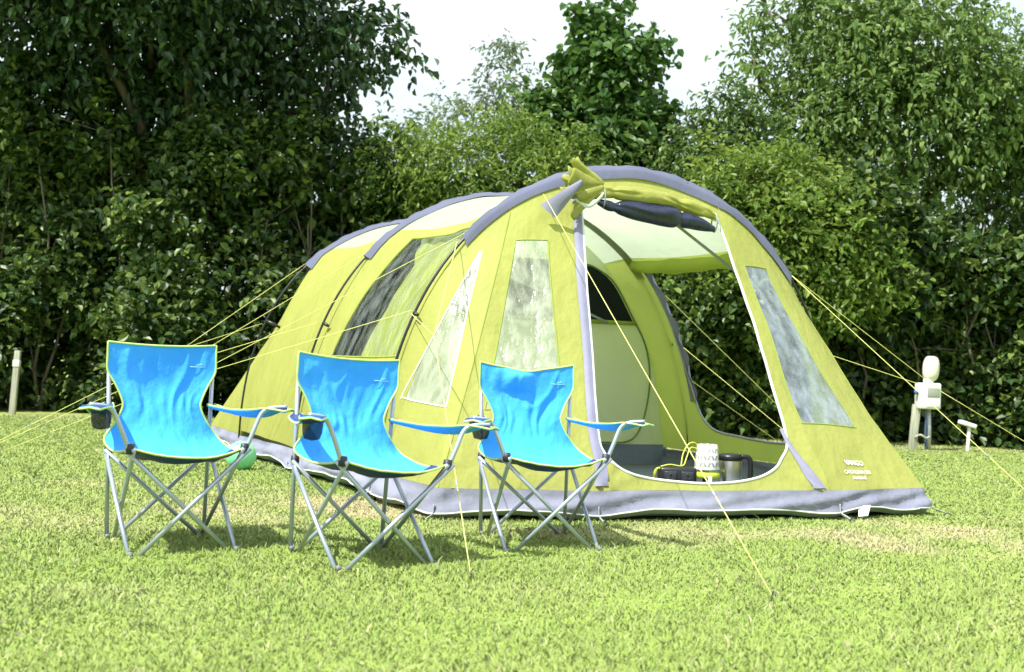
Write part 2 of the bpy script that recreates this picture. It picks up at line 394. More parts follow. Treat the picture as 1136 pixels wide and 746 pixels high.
# flap of the side door tied back along the second pole
fl = []
for k, t in enumerate(np.linspace(2.26, 2.92, 30)):
    p = S01(np.array(.93), np.array(t)); wd = .05 + .035 * math.sin(k * .5) ** 2
    fl.append([p + np.array([.0, .0, 0]), p - BD * wd * .6 + RD * .03, p - BD * wd * 1.1 + RD * (.01 + .02 * math.sin(k))])
MB().grid(np.array(fl)).build('door_flap', M_ZIP, tent)
# slope behind the third pole
GL = np.array([-2.95, 10.48]); F3 = np.array(ARCH[2]['F']); F3R = F3 + RD[:2] * ARCH[2]['W']; GR = GL + (F3R - F3)
def rear(u, w_):
    u = np.asarray(u, float); w_ = np.asarray(w_, float)
    K = np.array([0, .3, .7, 1.]); X = np.array([F3, GL, GR, F3R])
    b = np.stack([np.interp(u, K, X[:, 0]), np.interp(u, K, X[:, 1]), np.full_like(u, ZB)], -1)
    th = tb[2] + u * (PI - 2 * tb[2]); t = cloth_arch(2, th)
    b = b + (np.array([*(F3 + F3R) / 2, ZB]) - b) * .03
    return b * (1 - w_[..., None]) + t * w_[..., None]
MB().grid(patch(rear, [(0, 0), (1, 0), (1, 1), (0, 1)], 60, 16)).build('rear_wall', M_LIME, tent)
# front wall, four panels
W1M = [[(.434, .48), (.54, .395), (.645, .339), (.747, .299)], [(.851, .384), (.856, .501), (.862, .62), (.87, .742)], None, [(.78, .791), (.695, .726), (.594, .67), (.473, .629)]]
W1 = [(.325, .622), (.848, .27), (.878, .862), (.862, .868)]
mb = MB(); ring(mb, front, [(0.0, .0), (1, 0), (1, 1), (0.0, 1)], W1, 18, 9, W1M); mb.build('front_side_wall', M_LIME, tent)
o = MB().grid(coons(front, W1, W1M, 30, .005)).build('corner_window', M_PVC, tent)
MB().tube(outline(front, W1, 18, mids=W1M), .005, 6, False).build('window_seam', M_PIPE, o)
W2 = [(1.185, .235), (1.79, .235), (1.60, .785), (1.168, .821)]
mb = MB(); ring(mb, front, [(1, 0), (2, 0), (2, 1), (1, 1)], W2, 18, 9); mb.build('front_wall', M_LIME, tent)
o = MB().grid(patch(front, W2, 26, 30, .005)).build('front_window', M_PVC, tent)
MB().tube(outline(front, W2), .005, 6, False).build('window_seam', M_LIME_IN, o)
W3 = [(3.024, .206), (3.611, .232), (3.37, .831), (3.082, .765)]
mb = MB(); ring(mb, front, [(3, 0), (4, 0), (4, 1), (3, 1)], W3, 18, 9); mb.build('front_wall', M_LIME, tent)
o = MB().grid(patch(front, W3, 26, 30, .007)).build('front_window', M_PVC_BLUE, tent)
MB().tube(outline(front, W3), .005, 6, False).build('window_seam', M_LIME_IN, o)
MB().grid(patch(front, [(4, 0), (5, 0), (5, 1), (4, 1)], 16, 26)).build('front_side_wall', M_LIME, tent)
FI = [(2.02, .93), (2.02, .66), (2.02, .37), (2.022, .165), (2.04, .105), (2.111, .057), (2.221, .032), (2.391, .02), (2.52, .02), (2.652, .028), (2.765, .049), (2.853, .095), (2.91, .158), (2.93, .286), (2.95, .45), (2.962, .593), (2.962, .75), (2.955, .93)]
FO = [(2, .93), (2, .66), (2, .37), (2, .165), (2, 0), (2.1, 0), (2.22, 0), (2.39, 0), (2.52, 0), (2.65, 0), (2.8, 0), (3, 0), (3, .15), (3, .286), (3, .45), (3, .593), (3, .75), (3, .93)]
mb = MB(); I = loft(mb, front, FI, FO)
mb.grid(patch(front, [(2, .90), (3, .90), (3, .985), (2, .985)], 30, 5, .004)); mb.build('doorway_surround', M_LIME, tent)
edge = wrinkle(front(I[:, 0], I[:, 1]))
MB().tube(edge, .0085, 8, False).build('doorway_piping', M_PIPE, tent)
# pale zip cover up the left side of the doorway, and the tail on each side
def strip(pts, wid, out=.006, n=8):
    """a strip of cloth on the front wall; pts (u, w), widths in u"""
    P = catmull(pts, n); W_ = catmull(np.array(wid)[:, None] * [1, 1], n)[:, 0]
    a = np.linspace(0, 1, 5); rows = []
    for (u, w_), wd in zip(P, W_):
        rows.append(wrinkle(front(u + wd * (a - 1), np.full(5, w_))) + np.array([-.03, -1, .35]) * (out + .010 * np.sin(a * PI))[:, None])
    return np.array(rows)
MB().grid(strip([(2.015, .96), (2.018, .7), (2.018, .4), (2.02, .17), (2.045, .08), (2.05, .012)], [.10, .085, .065, .055, .055, .065])).build('zip_cover', M_ZIP, tent)
mb = MB().grid(strip([(2.905, .18), (2.925, .12), (2.962, .055), (2.99, .005)], [.018, .028, .045, .055]))
mb.build('zip_cover', M_ZIP, tent)
# grey skirt round the bottom
def base_line():
    L = [front(np.array(u), np.array(0.)) for u in np.linspace(0, 5, 111)]
    for i in (0, 1): L += [side(i, np.array(v_), np.array(PI - (tb[i] + (tb[i + 1] - tb[i]) * v_))) for v_ in np.linspace(.05, 1, 16)]
    L += [rear(np.array(u), np.array(0.)) for u in np.linspace(.99, 0.01, 50)]
    for i in (1, 0): L += [side(i, np.array(v_), np.array(tb[i] + (tb[i + 1] - tb[i]) * v_)) for v_ in np.linspace(1, .05, 24)]
    return wrinkle(np.array(L))
BL = base_line(); n = len(BL)
tang = np.roll(BL, -1, 0) - np.roll(BL, 1, 0); tang[:, 2] = 0; tang /= np.linalg.norm(tang, axis=1, keepdims=True) + 1e-9
outn = np.stack([tang[:, 1], -tang[:, 0], 0 * tang[:, 0]], 1)
w1 = Wave(21, 11., 2); w2 = Wave(22, 30., 2)
ks = np.linspace(0, 1, 9); sk_ = np.zeros((n + 1, 9, 3))
pegs_xy = np.array([BASE[0], BASE[1], BASE[2], BASE[3], BASE[4], BASE[5], (-1.554, 7.876), (-2.27, 9.13), tuple(GL)])
dpeg = np.min(np.linalg.norm(BL[:, None, :2] - pegs_xy[None], axis=2), axis=1)
for i in range(n + 1):
    j = i % n
    hem = .040 + .030 * min(1, dpeg[j] / .5) + .008 * w1(BL[j, :2])
    for k, t in enumerate(ks):
        p = BL[j].copy(); p[2] = ZB * (1 - t) + max(.02, hem) * t
        wv = (.006 * w1(np.array([p[0] * 1.0 + t * .6, p[1] + t * .3])) + .003 * w2(np.array([p[0] + t * .2, p[1] - t * .15])))
        sk_[i, k] = p + outn[j] * (.004 + .045 * t + wv * math.sin(t * PI * .75) * 1.6)
MB().grid(sk_).build('skirt', M_SKIRT, tent)
MB().tube(sk_[:, -1], .0045, 6, False).build('skirt_piping', M_PIPE, tent)
mf = np.stack([sk_[:, -1] - np.vstack([outn, outn[:1]]) * d_ + np.array([0, 0, z_]) for d_, z_ in ((.010, .004), (.022, -.012), (.040, -.030))], 1); mf[..., 2] = np.maximum(mf[..., 2], .004)
MB().grid(mf).build('mud_flap', M_FLAP, tent)
# seams
for u_ in (1.0, 3.03, 4.0):
    w_ = np.linspace(0, .95, 40); MB().tube(wrinkle(front(np.full(40, u_), w_)), .0035, 5, False).build('seam', M_LIME_IN, tent)
# groundsheet
cen = np.array([0.1, 8.2, .018]); rim = BL.copy(); rim[:, 2] = .018; rows = [cen + (rim - cen) * t for t in np.linspace(0.001, .985, 14)]
g = np.array(rows); g[..., 2] += .006 * np.sin(g[..., 0] * 7) * np.sin(g[..., 1] * 9); g[:, :, 2] += .003
lipr = rim.copy(); lipr[:, 2] = .10; lipr = cen * [1, 1, 0] + (lipr - cen * [1, 1, 0]) * np.array([.992, .992, 1])
g = np.concatenate([g, lipr[None]]); g = np.concatenate([g, g[:, :1]], 1)
MB().grid(g).build('groundsheet', M_FLOOR, tent)
# bedroom front wall hanging behind the second pole
OFF = .30
def inner(s, z): return np.stack([ARCH[1]['F'][0] + BD[0] * OFF + RD[0] * s, ARCH[1]['F'][1] + BD[1] * OFF + RD[1] * s, z + 0 * s], -1)
th = np.linspace(.06, PI - .06, 46); A = cloth_arch(1, th) - np.array([0, 0, 0])
ss = ((A[:, :2] - np.array(ARCH[1]['F'])) @ RD[:2]); ss = ss.mean() + (ss - ss.mean()) * .985
tt = np.linspace(0, 1, 16)
P = np.stack([inner(ss, .20 + (np.maximum(A[:, 2] * .985, .205) - .20) * t) for t in tt], 1); P = P + BD * (.012 * Wave(8, 6)(P))[..., None]
MB().grid(P).build('bedroom_wall', M_SAGE, tent)
P = np.stack([inner(ss, .03 + .17 * t) for t in np.linspace(0, 1, 4)], 1); P = P + BD * (.012 * Wave(8, 6)(P))[..., None]
MB().grid(P).build('bedroom_skirt', M_FLOOR, tent)
DD = np.array([(2.20, 1.73), (2.402, 1.705), (2.53, 1.667), (2.697, 1.554), (2.871, 1.284), (3.01, 1.035), (3.06, .763), (3.03, .489), (2.96, .30), (2.84, .22), (2.545, .215), (2.0, .215)])
c = catmull(DD, 6)
left = c[::-1].copy(); left[:, 0] = 2 * 2.0 - left[:, 0]; loop = np.vstack([c, left])
MB().tube(inner(loop[:, 0], loop[:, 1]) - BD * .018, .008, 6, False).build('bedroom_door_seam', M_SAGE_SEAM, tent)
mesh_top = c[c[:, 1] > 1.22]; zr = np.linspace(1.24, 1.715, 14); rows = []
for z in zr:
    xr = np.interp(-z, -mesh_top[:, 1], mesh_top[:, 0]) - .02
    rows.append(inner(np.linspace(4.0 - xr, xr, 16), np.full(16, z)) - BD * .022)
MB().grid(np.array(rows)).build('mesh_or_dark_sheet', M_MESH_DARK, tent)
hl = len(ss) // 2; vs = []
for z_ in np.linspace(.62, 1.86, 18):
    lo = float(np.interp(z_, A[:hl, 2] * .985, ss[:hl])) + .07
    vs.append([inner(np.array(s_), np.array(z_)) - BD * .024 for s_ in np.linspace(lo, max(lo + .12, min(.98, lo + .62)), 8)])
vs = np.array(vs)
MB().grid(vs).build('mesh_or_dark_sheet', M_MESH_DARK, tent)  # added dark sheet, stands in for the gloom behind the side window
MB().tube(inner(np.linspace(1.0, 2.9, 20), np.full(20, 1.225)) - BD * .022, .018, 6).build('mesh_hem', M_LIME_IN, tent)
# poles, sleeves and clips
T6 = np.array([tb[0]] + SEAM[1:5] + [PI - tb[0]])
ENDS = [(.80, PI - .735), (.78, PI - .78), (.81, PI - .81)]
for i in range(3):
    t = np.linspace(0, PI, 80); MB().tube(arch(i, t), .0085, 8).build('tent_pole', M_POLE, tent)
    a, b = ENDS[i]; t = np.linspace(a, b, 60); rows = []
    for x in t:
        x1 = np.array(x); top = arch(i, x1, 0, .020)
        up = np.array([-math.cos(x) * RD[0], -math.cos(x) * RD[1], math.sin(x)])
        if i == 0:
            u = np.interp(x, T6, range(6)); f1 = front(np.array(u), np.array(.966)); f2 = front(np.array(u), np.array(.985))
        else: f1 = side(i - 1, np.array(.967), x1); f2 = side(i - 1, np.array(.985), x1)
        r1 = side(i, np.array(.033), x1) if i < 2 else rear(np.array((x - tb[2]) / (PI - 2 * tb[2])), np.array(.95))
        r2 = side(i, np.array(.015), x1) if i < 2 else rear(np.array((x - tb[2]) / (PI - 2 * tb[2])), np.array(.985))
        f1, f2, r1, r2 = [wrinkle(np.asarray(q_)[None])[0] for q_ in (f1, f2, r1, r2)]
        j = .004 * math.sin(x * 37) + .003 * math.sin(x * 83 + i)
        rows.append([f1 + up * .006 - BD * .010, f2 + up * .018 - BD * .012, top + up * (.004 + j), r2 + up * .018, r1 + up * .006])
    MB().grid(np.array(rows)).build('pole_sleeve', M_GREY, tent)
    for side_t in ((.495, PI - .425), (.468, PI - .46), (.48, PI - .48))[i]:
        p = arch(i, np.array(side_t)); q = cloth_arch(i, np.array(side_t)) - RD * (.02 if side_t < 1 else -.02)
        q = q + (q - p) * .3
        MB().tube(np.array([p, p * .5 + q * .5 - BD * .03, q - BD * .05]), [.013, .014, .010], 6).build('pole_clip', M_POLE, tent)
def folded(path, rad, seed, amp):
    # a roll of cloth with creases running along and across it
    wv = Wave(seed, 6., 3); a = np.linspace(0, 2 * PI, 40, endpoint=False); T = np.gradient(path, axis=0); T /= np.linalg.norm(T, axis=1, keepdims=True)
    up_ = np.array([0, 0, 1.]) - T * T[:, 2:3]; up_ /= np.linalg.norm(up_, axis=1, keepdims=True); bn = np.cross(T, up_); rows = []
    for x in a:
        q = path * 2.2 + np.array([math.cos(x), math.sin(x), .5 * math.cos(x)]) * .55
        f_ = 2 / PI * np.arcsin(np.sin(3 * x + 2.0 * wv(q))); rr = rad * (1 + amp * f_)
        rows.append(path + rr[:, None] * (math.cos(x) * up_ + math.sin(x) * bn))
    return np.array(rows)
# rolled-up front door under the first pole
s = np.linspace(0, 1, 60); pr = front(2.05 + s * .93, np.full(60, .945)) + np.array([-.02, -.06, -.035]); 
pr[:, 2] -= .03 * np.sin(s * PI)
rad = (.022 + .026 * np.sin(s * PI) ** .6) * (1 + .05 * np.sin(s * 17) + .03 * np.sin(s * 29 + 1)); 
for c_, wd in ((.22, .03), (.70, .03), (.97, .03)): rad = rad * (1 - .35 * np.exp(-((s - c_) / wd) ** 2))
MB().grid(folded(pr, rad, 41, .16), True).build('rolled_front_door', M_LIME, tent)
s2 = np.linspace(.10, .97, 60); p2 = front(2.05 + s2 * .93, np.full(60, .93)) + np.array([-.01, -.05, -.105])
p2[:, 2] -= .035 * np.sin((s2 - .1) / .87 * PI); p2[:, 2] += .03 * (s2 < .2) * (1 - (s2 - .1) / .1)
r2_ = (.014 + .054 * np.sin((s2 - .1) / .87 * PI) ** .8) * (1 + .03 * np.sin(s2 * 23))
for c_, wd in ((.22, .025), (.70, .025)): r2_ = r2_ * (1 - .3 * np.exp(-((s2 - c_) / wd) ** 2))
MB().grid(folded(p2, r2_, 43, .10), True).build('rolled_window_film', M_NAVY, tent)
for k in (9, 58):
    c0 = (pr[k] + p2[max(0, int((s[k] - .1) / .87 * 59))]) / 2; a = np.linspace(0, 2 * PI, 20)
    MB().tube(np.stack([c0[0] + .01 * np.sin(a), c0[1] - .045 * np.sin(a), c0[2] + .062 * np.cos(a)], 1), .0045, 6, False).build('door_tie', M_STRAP, tent)
# bunched cloth at the left end of the roll
kb = front(np.array(2.0), np.array(.965)) + np.array([.02, -.05, 0])
def crumple(c0, size, seed, amp, tilt=(0, 0, 0)):
    r = np.random.default_rng(seed); n_, m_ = 22, 16
    a = np.linspace(0, 2 * PI, n_, endpoint=False); h = np.linspace(0, 1, m_)
    wv = Wave(seed, 5., 2); rows = []
    for x in a:
        fold = np.abs(np.sin(x * 2.5 + wv(np.stack([np.cos(x) + h, np.sin(x) + h * 1.5], 1)) * 1.1))
        rr = np.sin(PI * (h * .94 + .03)) ** .6 * (1 - amp + amp * fold * 1.3)
        rows.append(np.stack([np.cos(x) * rr * size[0], np.sin(x) * rr * size[1], (h - .5) * 2 * size[2]], 1))
    P = np.array(rows); Rm = np.array(Matrix.Rotation(tilt[1], 3, 'Y') @ Matrix.Rotation(tilt[0], 3, 'X'))
    return P @ Rm.T + c0
def fan(tie, axis, length, rv, rd, seed, nf=5, amp=.55):
    # cloth gathered at a tie and fanning out in sharp folds
    wv = Wave(seed, 3., 2); ax = np.array(axis, float); ax /= np.linalg.norm(ax); upv = np.array([0, 0, 1.]) - ax * ax[2]; upv /= np.linalg.norm(upv); sv_ = np.cross(ax, upv)
    a = np.linspace(0, 2 * PI, 72, endpoint=False); h = np.concatenate([np.linspace(0, 1, 16), [1.02, .97, .85]]); kk = np.concatenate([.10 + .90 * np.linspace(0, 1, 16) ** .75, [.8, .45, .05]]); rows = []
    for x in a:
        ph = wv(np.stack([np.cos(x) + h * .5, np.sin(x) - h * .4], 1)); tri = 2 / PI * np.arcsin(np.sin(nf * x + ph * 1.3))
        r_ = kk * (1 + amp * tri * np.clip(h, .15, 1)); L = length * h * (1 + .16 * math.sin(x * 2 + seed) + .10 * tri)
        rows.append(np.array(tie) + L[:, None] * ax + r_[:, None] * (math.cos(x) * rv * upv + math.sin(x) * rd * sv_))
    return np.array(rows)
tie = np.array([.535, 6.66, 1.962])
mb = MB(); mb.grid(fan(tie, (-1, -.10, .38), .20, .085, .05, 3, 5), True)
mb.grid(fan(tie + [.0, -.01, -.015], (-1, -.12, -.50), .21, .080, .045, 8, 4), True)
mb.grid(fan(tie + [-.03, -.02, 0], (-1, -.25, .0), .19, .07, .04, 12, 4, .5), True)
knot = mb.build('bunched_door_cloth', M_LIME, tent)
fp = []
for k, t in enumerate(np.linspace(0, 1, 14)):
    b0 = np.array([.395 - .21 * t, 6.58 - .02 * math.sin(t * 5), 1.965 - .19 * t])
    wd = .018 + .062 * t; fp.append([b0 + np.array([-.7, 0, .7]) * wd * .7, b0 + [0, -.018, 0], b0 + np.array([.7, 0, -.5]) * wd])
MB().grid(np.array(fp)).build('zip_flap', M_ZIP, knot)
fp = []
for k, t in enumerate(np.linspace(0, 1, 14)):
    a = t * PI; b0 = np.array([.36 + .17 * t, 6.62, 1.865 - .06 * math.sin(a) + .03 * t])
    fp.append([b0 + [0, 0, .014], b0 + [0, -.014, 0], b0 + [0, 0, -.014]])
MB().grid(np.array(fp)).build('hanging_loop', M_PIPE, knot)
# tension straps inside
def strap(a, b, w_=.012, sag=.0):
    t = np.linspace(0, 1, 10)[:, None]; p = a * (1 - t) + b * t
    return MB().tube(p, w_, 6, True, flat=.25, up=tuple(BD)).build('tension_strap', M_STRAP, tent)
strap(arch(0, np.array(1.52), .06) + BD * .06, arch(0, np.array(2.60), .03) + BD * .06)
strap(arch(0, np.array(1.42), .06) + BD * .06, arch(0, np.array(.62), .03) + BD * .06)
strap(arch(1, np.array(1.0), .03), inner(np.array(2.62), np.array(1.22)) - BD * .06)
# pegs and loops along the hem
for j, (px_, py_) in enumerate(pegs_xy):
    k = np.argmin(np.linalg.norm(BL[:, :2] - [px_, py_], axis=1)); e = sk_[k, -1]; on = outn[k]
    lo = MB().tube(catmull(np.array([e + [0, 0, .05] - on * .01, e, e + on * .045 + [0, 0, -.018], e + on * .075 + [0, 0, -.028]]), 4), .010, 6, True, flat=.35).build('peg_loop', M_STRAP, tent)
    q = e + on * .075; q[2] = 0
    MB().tube(catmull(np.array([q + [0, 0, -.05] - on * .02, q + [0, 0, .012], q + [0, 0, .022] + on * .02, q + [0, 0, .006] + on * .035]), 4), .004, 6).build('peg', M_PEG, lo)
# mud flap showing under the hem near the right corner
k = int(np.argmin(np.linalg.norm(BL[:, :2] - (BASE[3] * .75 + BASE[4] * .25), axis=1))); e = sk_[k, -1]
MB().add([e + [-.03, -.005, .01], e + [.05, .015, .012], e + [.02, -.03, -.045], e + [-.04, -.045, -.05]], [(0, 1, 2, 3)]).build('hem_tag', M_PIPE, tent)
# guy lines
def guy(*pts, r=.0022):
    out = []
    for a, b in zip(pts[:-1], pts[1:]):
        t = np.linspace(0, 1, 8)[:-1, None]; q = np.array(a) * (1 - t) + np.array(b) * t; out.append(q)
    P = np.vstack(out + [np.array(pts[-1])[None]])
    g_ = MB().tube(P, r, 6).build('guy_line', M_GUY, tent)
    if abs(pts[-1][2]) < .05:
        a_, b_ = np.array(pts[-2], float), np.array(pts[-1], float); d_ = (a_ - b_) / np.linalg.norm(a_ - b_); c_ = b_ + d_ * min(.55, .3 * np.linalg.norm(a_ - b_))
        MB().tube(np.array([c_, c_ + d_ * .02, c_ + d_ * .045]), [.004, .006, .004], 6, True, flat=.5).build('line_slider', M_STRAP, g_)
    return g_
def stake(p, d=(0, -1)):
    p = np.array([p[0], p[1], 0.]); d = np.array([d[0], d[1], 0]) / np.hypot(*d)
    return MB().tube(catmull(np.array([p + [0, 0, -.08] - d * .03, p + [0, 0, .03], p + [0, 0, .036] + d * .012, p + [0, 0, .026] + d * .02]), 4), .003, 6).build('guy_peg', M_PEG, tent)
def mixp(a, b, t): return np.array(a) * (1 - t) + np.array(b) * t
def vee(i, t_top, t_clip, st, f):
    a = arch(i, np.array(t_top), 0, .02); b = arch(i, np.array(t_clip), 0, .02); s_ = np.array([*st, .02])
    j = mixp(mixp(a, b, .62), s_, f); guy(a, j); guy(b, j); guy(j, s_); stake(st, np.array(st) - b[:2])
vee(2, .81, .46, (-3.778, 7.381), .34)
vee(1, .79, .47, (-4.114, 8.495), .42)
vee(0, .81, .50, (-3.93, 8.40), .50)
S_ = np.array([-.123, 4.089, .02]); a = arch(0, np.array(.77), 0, .02); b = arch(0, np.array(.49), 0, .02)
J = np.array([-.40, 5.55, .96]); guy(a, J); guy(b, J); guy(J, S_); stake(S_[:2])
a = arch(0, np.array(1.17)) + np.array([-.0, -.12, -.09]); S_ = np.array([.966, 3.903, .02]); guy(a, S_); stake(S_[:2], (.3, -1))
a = arch(0, np.array(PI - .735), 0, .02); guy(a, np.array([3.186, 6.204, .02])); stake((3.186, 6.204), (1, -.4))
b = arch(0, np.array(2.717), 0, .02); S_ = np.array([4.461, 7.925, .02]); J = mixp(mixp(a, b, .45), S_, .42); guy(a, J); guy(b, J); guy(J, S_); stake(S_[:2], (1, 0))
a = arch(1, np.array(PI - .78), 0, .02); b = arch(1, np.array(PI - .46), 0, .02)
guy(b, np.array([2.6, 8.25, .02])); stake((2.6, 8.25), (1, -.2)); guy(a, np.array([2.9, 9.3, .02])); stake((2.9, 9.3), (1, .2))
a = arch(2, np.array(PI - .81), 0, .02); guy(a, np.array([3.05, 11.6, .02])); stake((3.05, 11.6), (1, .3))
# print on the right front panel
def print_text(txt, u, w_, width, name, bold=0.0):
    cu = bpy.data.curves.new('lettering', 'FONT'); cu.body = txt; cu.align_x = 'CENTER'; cu.offset = bold; cu.resolution_u = 2
    to = bpy.data.objects.new('lettering', cu); COL.objects.link(to)
    bpy.context.view_layer.update(); me0 = to.evaluated_get(bpy.context.evaluated_depsgraph_get()).to_mesh()
    V = np.array([v_.co[:] for v_ in me0.vertices]); F = [tuple(p.vertices) for p in me0.polygons]
    to.to_mesh_clear(); bpy.data.objects.remove(to); bpy.data.curves.remove(cu)
    V = V * (width / (V[:, 0].max() - V[:, 0].min()))
    o0 = front(np.array(u), np.array(w_)); du = front(np.array(u + .01), np.array(w_)) - o0; du /= np.linalg.norm(du)
    dw = front(np.array(u), np.array(w_ + .01)) - o0; nn = np.cross(du, dw); nn /= np.linalg.norm(nn); dv = np.cross(nn, du)
    W_ = o0 + V[:, :1] * du + V[:, 1:2] * dv
    return MB().add(wrinkle(W_) + nn * .007, F).build(name, M_PRINT, tent, False)
print_text('VANGO', 3.378, .0805, .165, 'printed_word', .02)
print_text('CATALINA 500', 3.368, .051, .23, 'printed_word', .008)
print_text('sentinel', 3.352, .0335, .10, 'printed_word', .01)
# ------------------------------------------------------------------ camping chairs
def chair_cloth():
    m, nt, out = new_mat('bright_blue_polyester')
    n1 = noise(nt, 3, 3); r = ramp(nt, [(.3, (.045, .33, .82)), (.7, (.068, .40, .90))]); lk(nt, n1, 0, r, 'Fac')
    w1 = noise(nt, 11, 4, (1, .6, .45)); w2 = noise(nt, 42, 3, (1, .8, .7)); b = bump_chain(nt, [(w1, .55, .03), (w2, .4, .008)])
    p = nd(nt, 'ShaderNodeBsdfPrincipled'); p.inputs['Roughness'].default_value = .8; p.inputs['Specular IOR Level'].default_value = .12
    p.inputs['Sheen Weight'].default_value = .05
    lk(nt, r, 'Color', p, 'Base Color'); lk(nt, b, 'Normal', p, 'Normal')
    nt.links.new(p.outputs[0], out.inputs[0]); return m
M_BLUE = chair_cloth()
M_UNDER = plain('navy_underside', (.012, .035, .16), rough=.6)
M_PIPING = plain('lime_piping', (.46, .62, .16), rough=.6)
M_TUBE = plain('silver_steel_tube', (.40, .45, .52), rough=.36, metal=.55, spec=.5, var=.05)
M_FOOT = plain('grey_plastic_foot', (.16, .18, .21), rough=.6)
M_DARKTUBE = plain('dark_joint_plastic', (.02, .022, .03), rough=.5)
M_CUP = fabric('dark_mesh_pocket', (.010, .016, .05), trans=.1, rough=.8, sheer=.3)
M_LOGO = plain('pale_blue_print', (.30, .62, .85), rough=.5)
FRONT_Y, REAR_Y = -.235, .235
def make_chair(label, loc, rz, seed, dip=.004, tilt=0.0, size=1.0):
    r = np.random.default_rng(seed)
    root = thing('camping_chair', label, 'camping chair', (*loc, 0), rz, 'blue camping chairs in front of the tent', local=True)
    root.rotation_euler = (0, tilt, rz); root.scale = (1, 1, size)
    R_ = .0095
    def leg(a, b, name='leg', rad=R_):
        return MB().tube(np.array([a, (np.array(a) + b) / 2, b]), rad, 10).build(name, M_TUBE, root)
    FT = {(sx, sy): np.array([sx * (.205 if sy < 0 else .20), sy * .235, .0]) for sx in (-1, 1) for sy in (-1, 1)}
    HB = {(-1, -1): np.array([-.232, -.240, .428]), (1, -1): np.array([.232, -.240, .428]),
          (-1, 1): np.array([-.218, .262, .385]), (1, 1): np.array([.218, .262, .385])}
    e = .012
    def X(f1, h1, off, name):
        d = np.array(off); leg(FT[f1] + d, HB[h1] + d)
    X((-1, -1), (1, -1), (.022, -.010, 0), 'leg'); X((1, -1), (-1, -1), (-.022, .012, 0), 'leg')     # front cross
    X((-1, 1), (1, 1), (.02, .012, 0), 'leg'); X((1, 1), (-1, 1), (-.02, -.010, 0), 'leg')           # rear cross
    for sx in (-1, 1):
        X((sx, -1), (sx, 1), (sx * .012, .02, 0), 'leg'); X((sx, 1), (sx, -1), (-sx * .010, -.02, 0), 'leg')
    top = {}
    for sx in (-1, 1):
        b = FT[(sx, 1)] + [sx * .012, .022, 0]; t = np.array([sx * .232, .288, .852]); top[sx] = t
        leg(b, t, 'back_post')
        h = HB[(sx, -1)]
        path = catmull(np.array([h + [0, 0, -.02], h + [sx * .035, .0, .07], np.array([sx * .300, -.235, .572]), np.array([sx * .335, -.252, .598]), np.array([sx * .40, -.275, .606])]), 6)
        MB().tube(path, R_, 10).build('arm_support', M_TUBE, root)
        for p in (HB[(sx, -1)], HB[(sx, 1)] + [0, .01, 0]):
            MB().lathe([(0.0005, -.022), (.017, -.02), (.019, 0), (.017, .02), (.0005, .022)], p, 10).build('joint', M_DARKTUBE, root)
        for sy in (-1, 1):
            MB().lathe([(0.0005, 0), (.0115, 0), (.0115, .016), (.0005, .018)], FT[(sx, sy)] + [sx * .010, .010 * sy, 0], 10).build('foot_cap', M_FOOT, root)
    # one cloth: backrest running down into the seat
    E_ = catmull(np.array([(.240, .275, .862), (.240, .272, .80), (.238, .268, .735), (.205, .260, .675), (.178, .250, .615), (.172, .246, .575), (.200, .238, .51), (.246, .222, .445), (.256, .14, .418), (.254, 0, .402), (.246, -.14, .410), (.232, -.245, .432)]), 6)
    C_ = catmull(np.array([(0, .275, .855 - dip), (0, .283, .79), (0, .283, .72), (0, .275, .655), (0, .258, .598), (0, .232, .54), (0, .198, .485), (0, .150, .435), (0, .08, .398), (0, -.03, .374), (0, -.15, .370), (0, -.272, .392)]), 6)
    us = np.linspace(-1, 1, 81); P = np.zeros((len(E_), 81, 3))
    wv = Wave(seed, 13., 2, 18); wv2 = Wave(seed + 1, 34., 2, 18); wv3 = Wave(seed + 2, 9., 2, 10); fv = np.linspace(0, 1, len(E_))
    for k, u in enumerate(us):
        s_ = abs(u) ** 2.1; P[:, k, 0] = E_[:, 0] * u
        sk2 = abs((u - .12) / (1.12 if u < .12 else .88)) ** 2.1; s_ = s_ * (1 - fv) + sk2 * fv; P[:, k, 1:] = C_[:, 1:] * (1 - s_)[:, None] + E_[:, 1:] * s_[:, None]
        q = np.stack([np.full(len(fv), u * .5) * 1.1, fv * .7], 1)
        taut = (1 - abs(u) ** 6) * np.clip(fv * 14, .15, 1) * np.clip((1 - fv) * 14, .2, 1)
        # creases run from the waist down into the seat
        crease = .010 * np.exp(-((fv - .47) / .22) ** 2) * np.sin(u * 13 + 2.2 * wv(q) + fv * 3)
        dz = (.0032 * wv(q) + .0022 * wv2(q) + crease * .45 - .0075 * (1 - np.clip(np.abs(wv3(q)) * 1.6, 0, 1)) ** 1.5) * taut
        bk = np.clip((.62 - fv) / .2, 0, 1)
        P[:, k, 1] += dz * bk - .0 ; P[:, k, 2] += dz * (1 - bk) * .8
    if dip > .02:
        P[:9, :, 2] -= (np.exp(-((us - .02) / .30) ** 2) * dip * .6)[None] * np.linspace(1, 0, 9)[:, None]
        P[:14, :, 1] -= (np.exp(-((us + .25) / .30) ** 2) * .045)[None] * np.sin(np.linspace(0, PI, 14))[:, None]
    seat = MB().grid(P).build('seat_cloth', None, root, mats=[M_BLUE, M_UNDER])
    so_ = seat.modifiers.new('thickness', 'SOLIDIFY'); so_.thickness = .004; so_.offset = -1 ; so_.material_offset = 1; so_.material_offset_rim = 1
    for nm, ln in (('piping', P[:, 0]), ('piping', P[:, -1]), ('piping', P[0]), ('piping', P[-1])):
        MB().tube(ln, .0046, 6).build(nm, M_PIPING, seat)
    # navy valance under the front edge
    vl = P[-1, 6:-6].copy(); a = np.linspace(0, 1, len(vl)); dn = .046 * np.sin(a * PI) ** .5 * (1.1 - .75 * a)
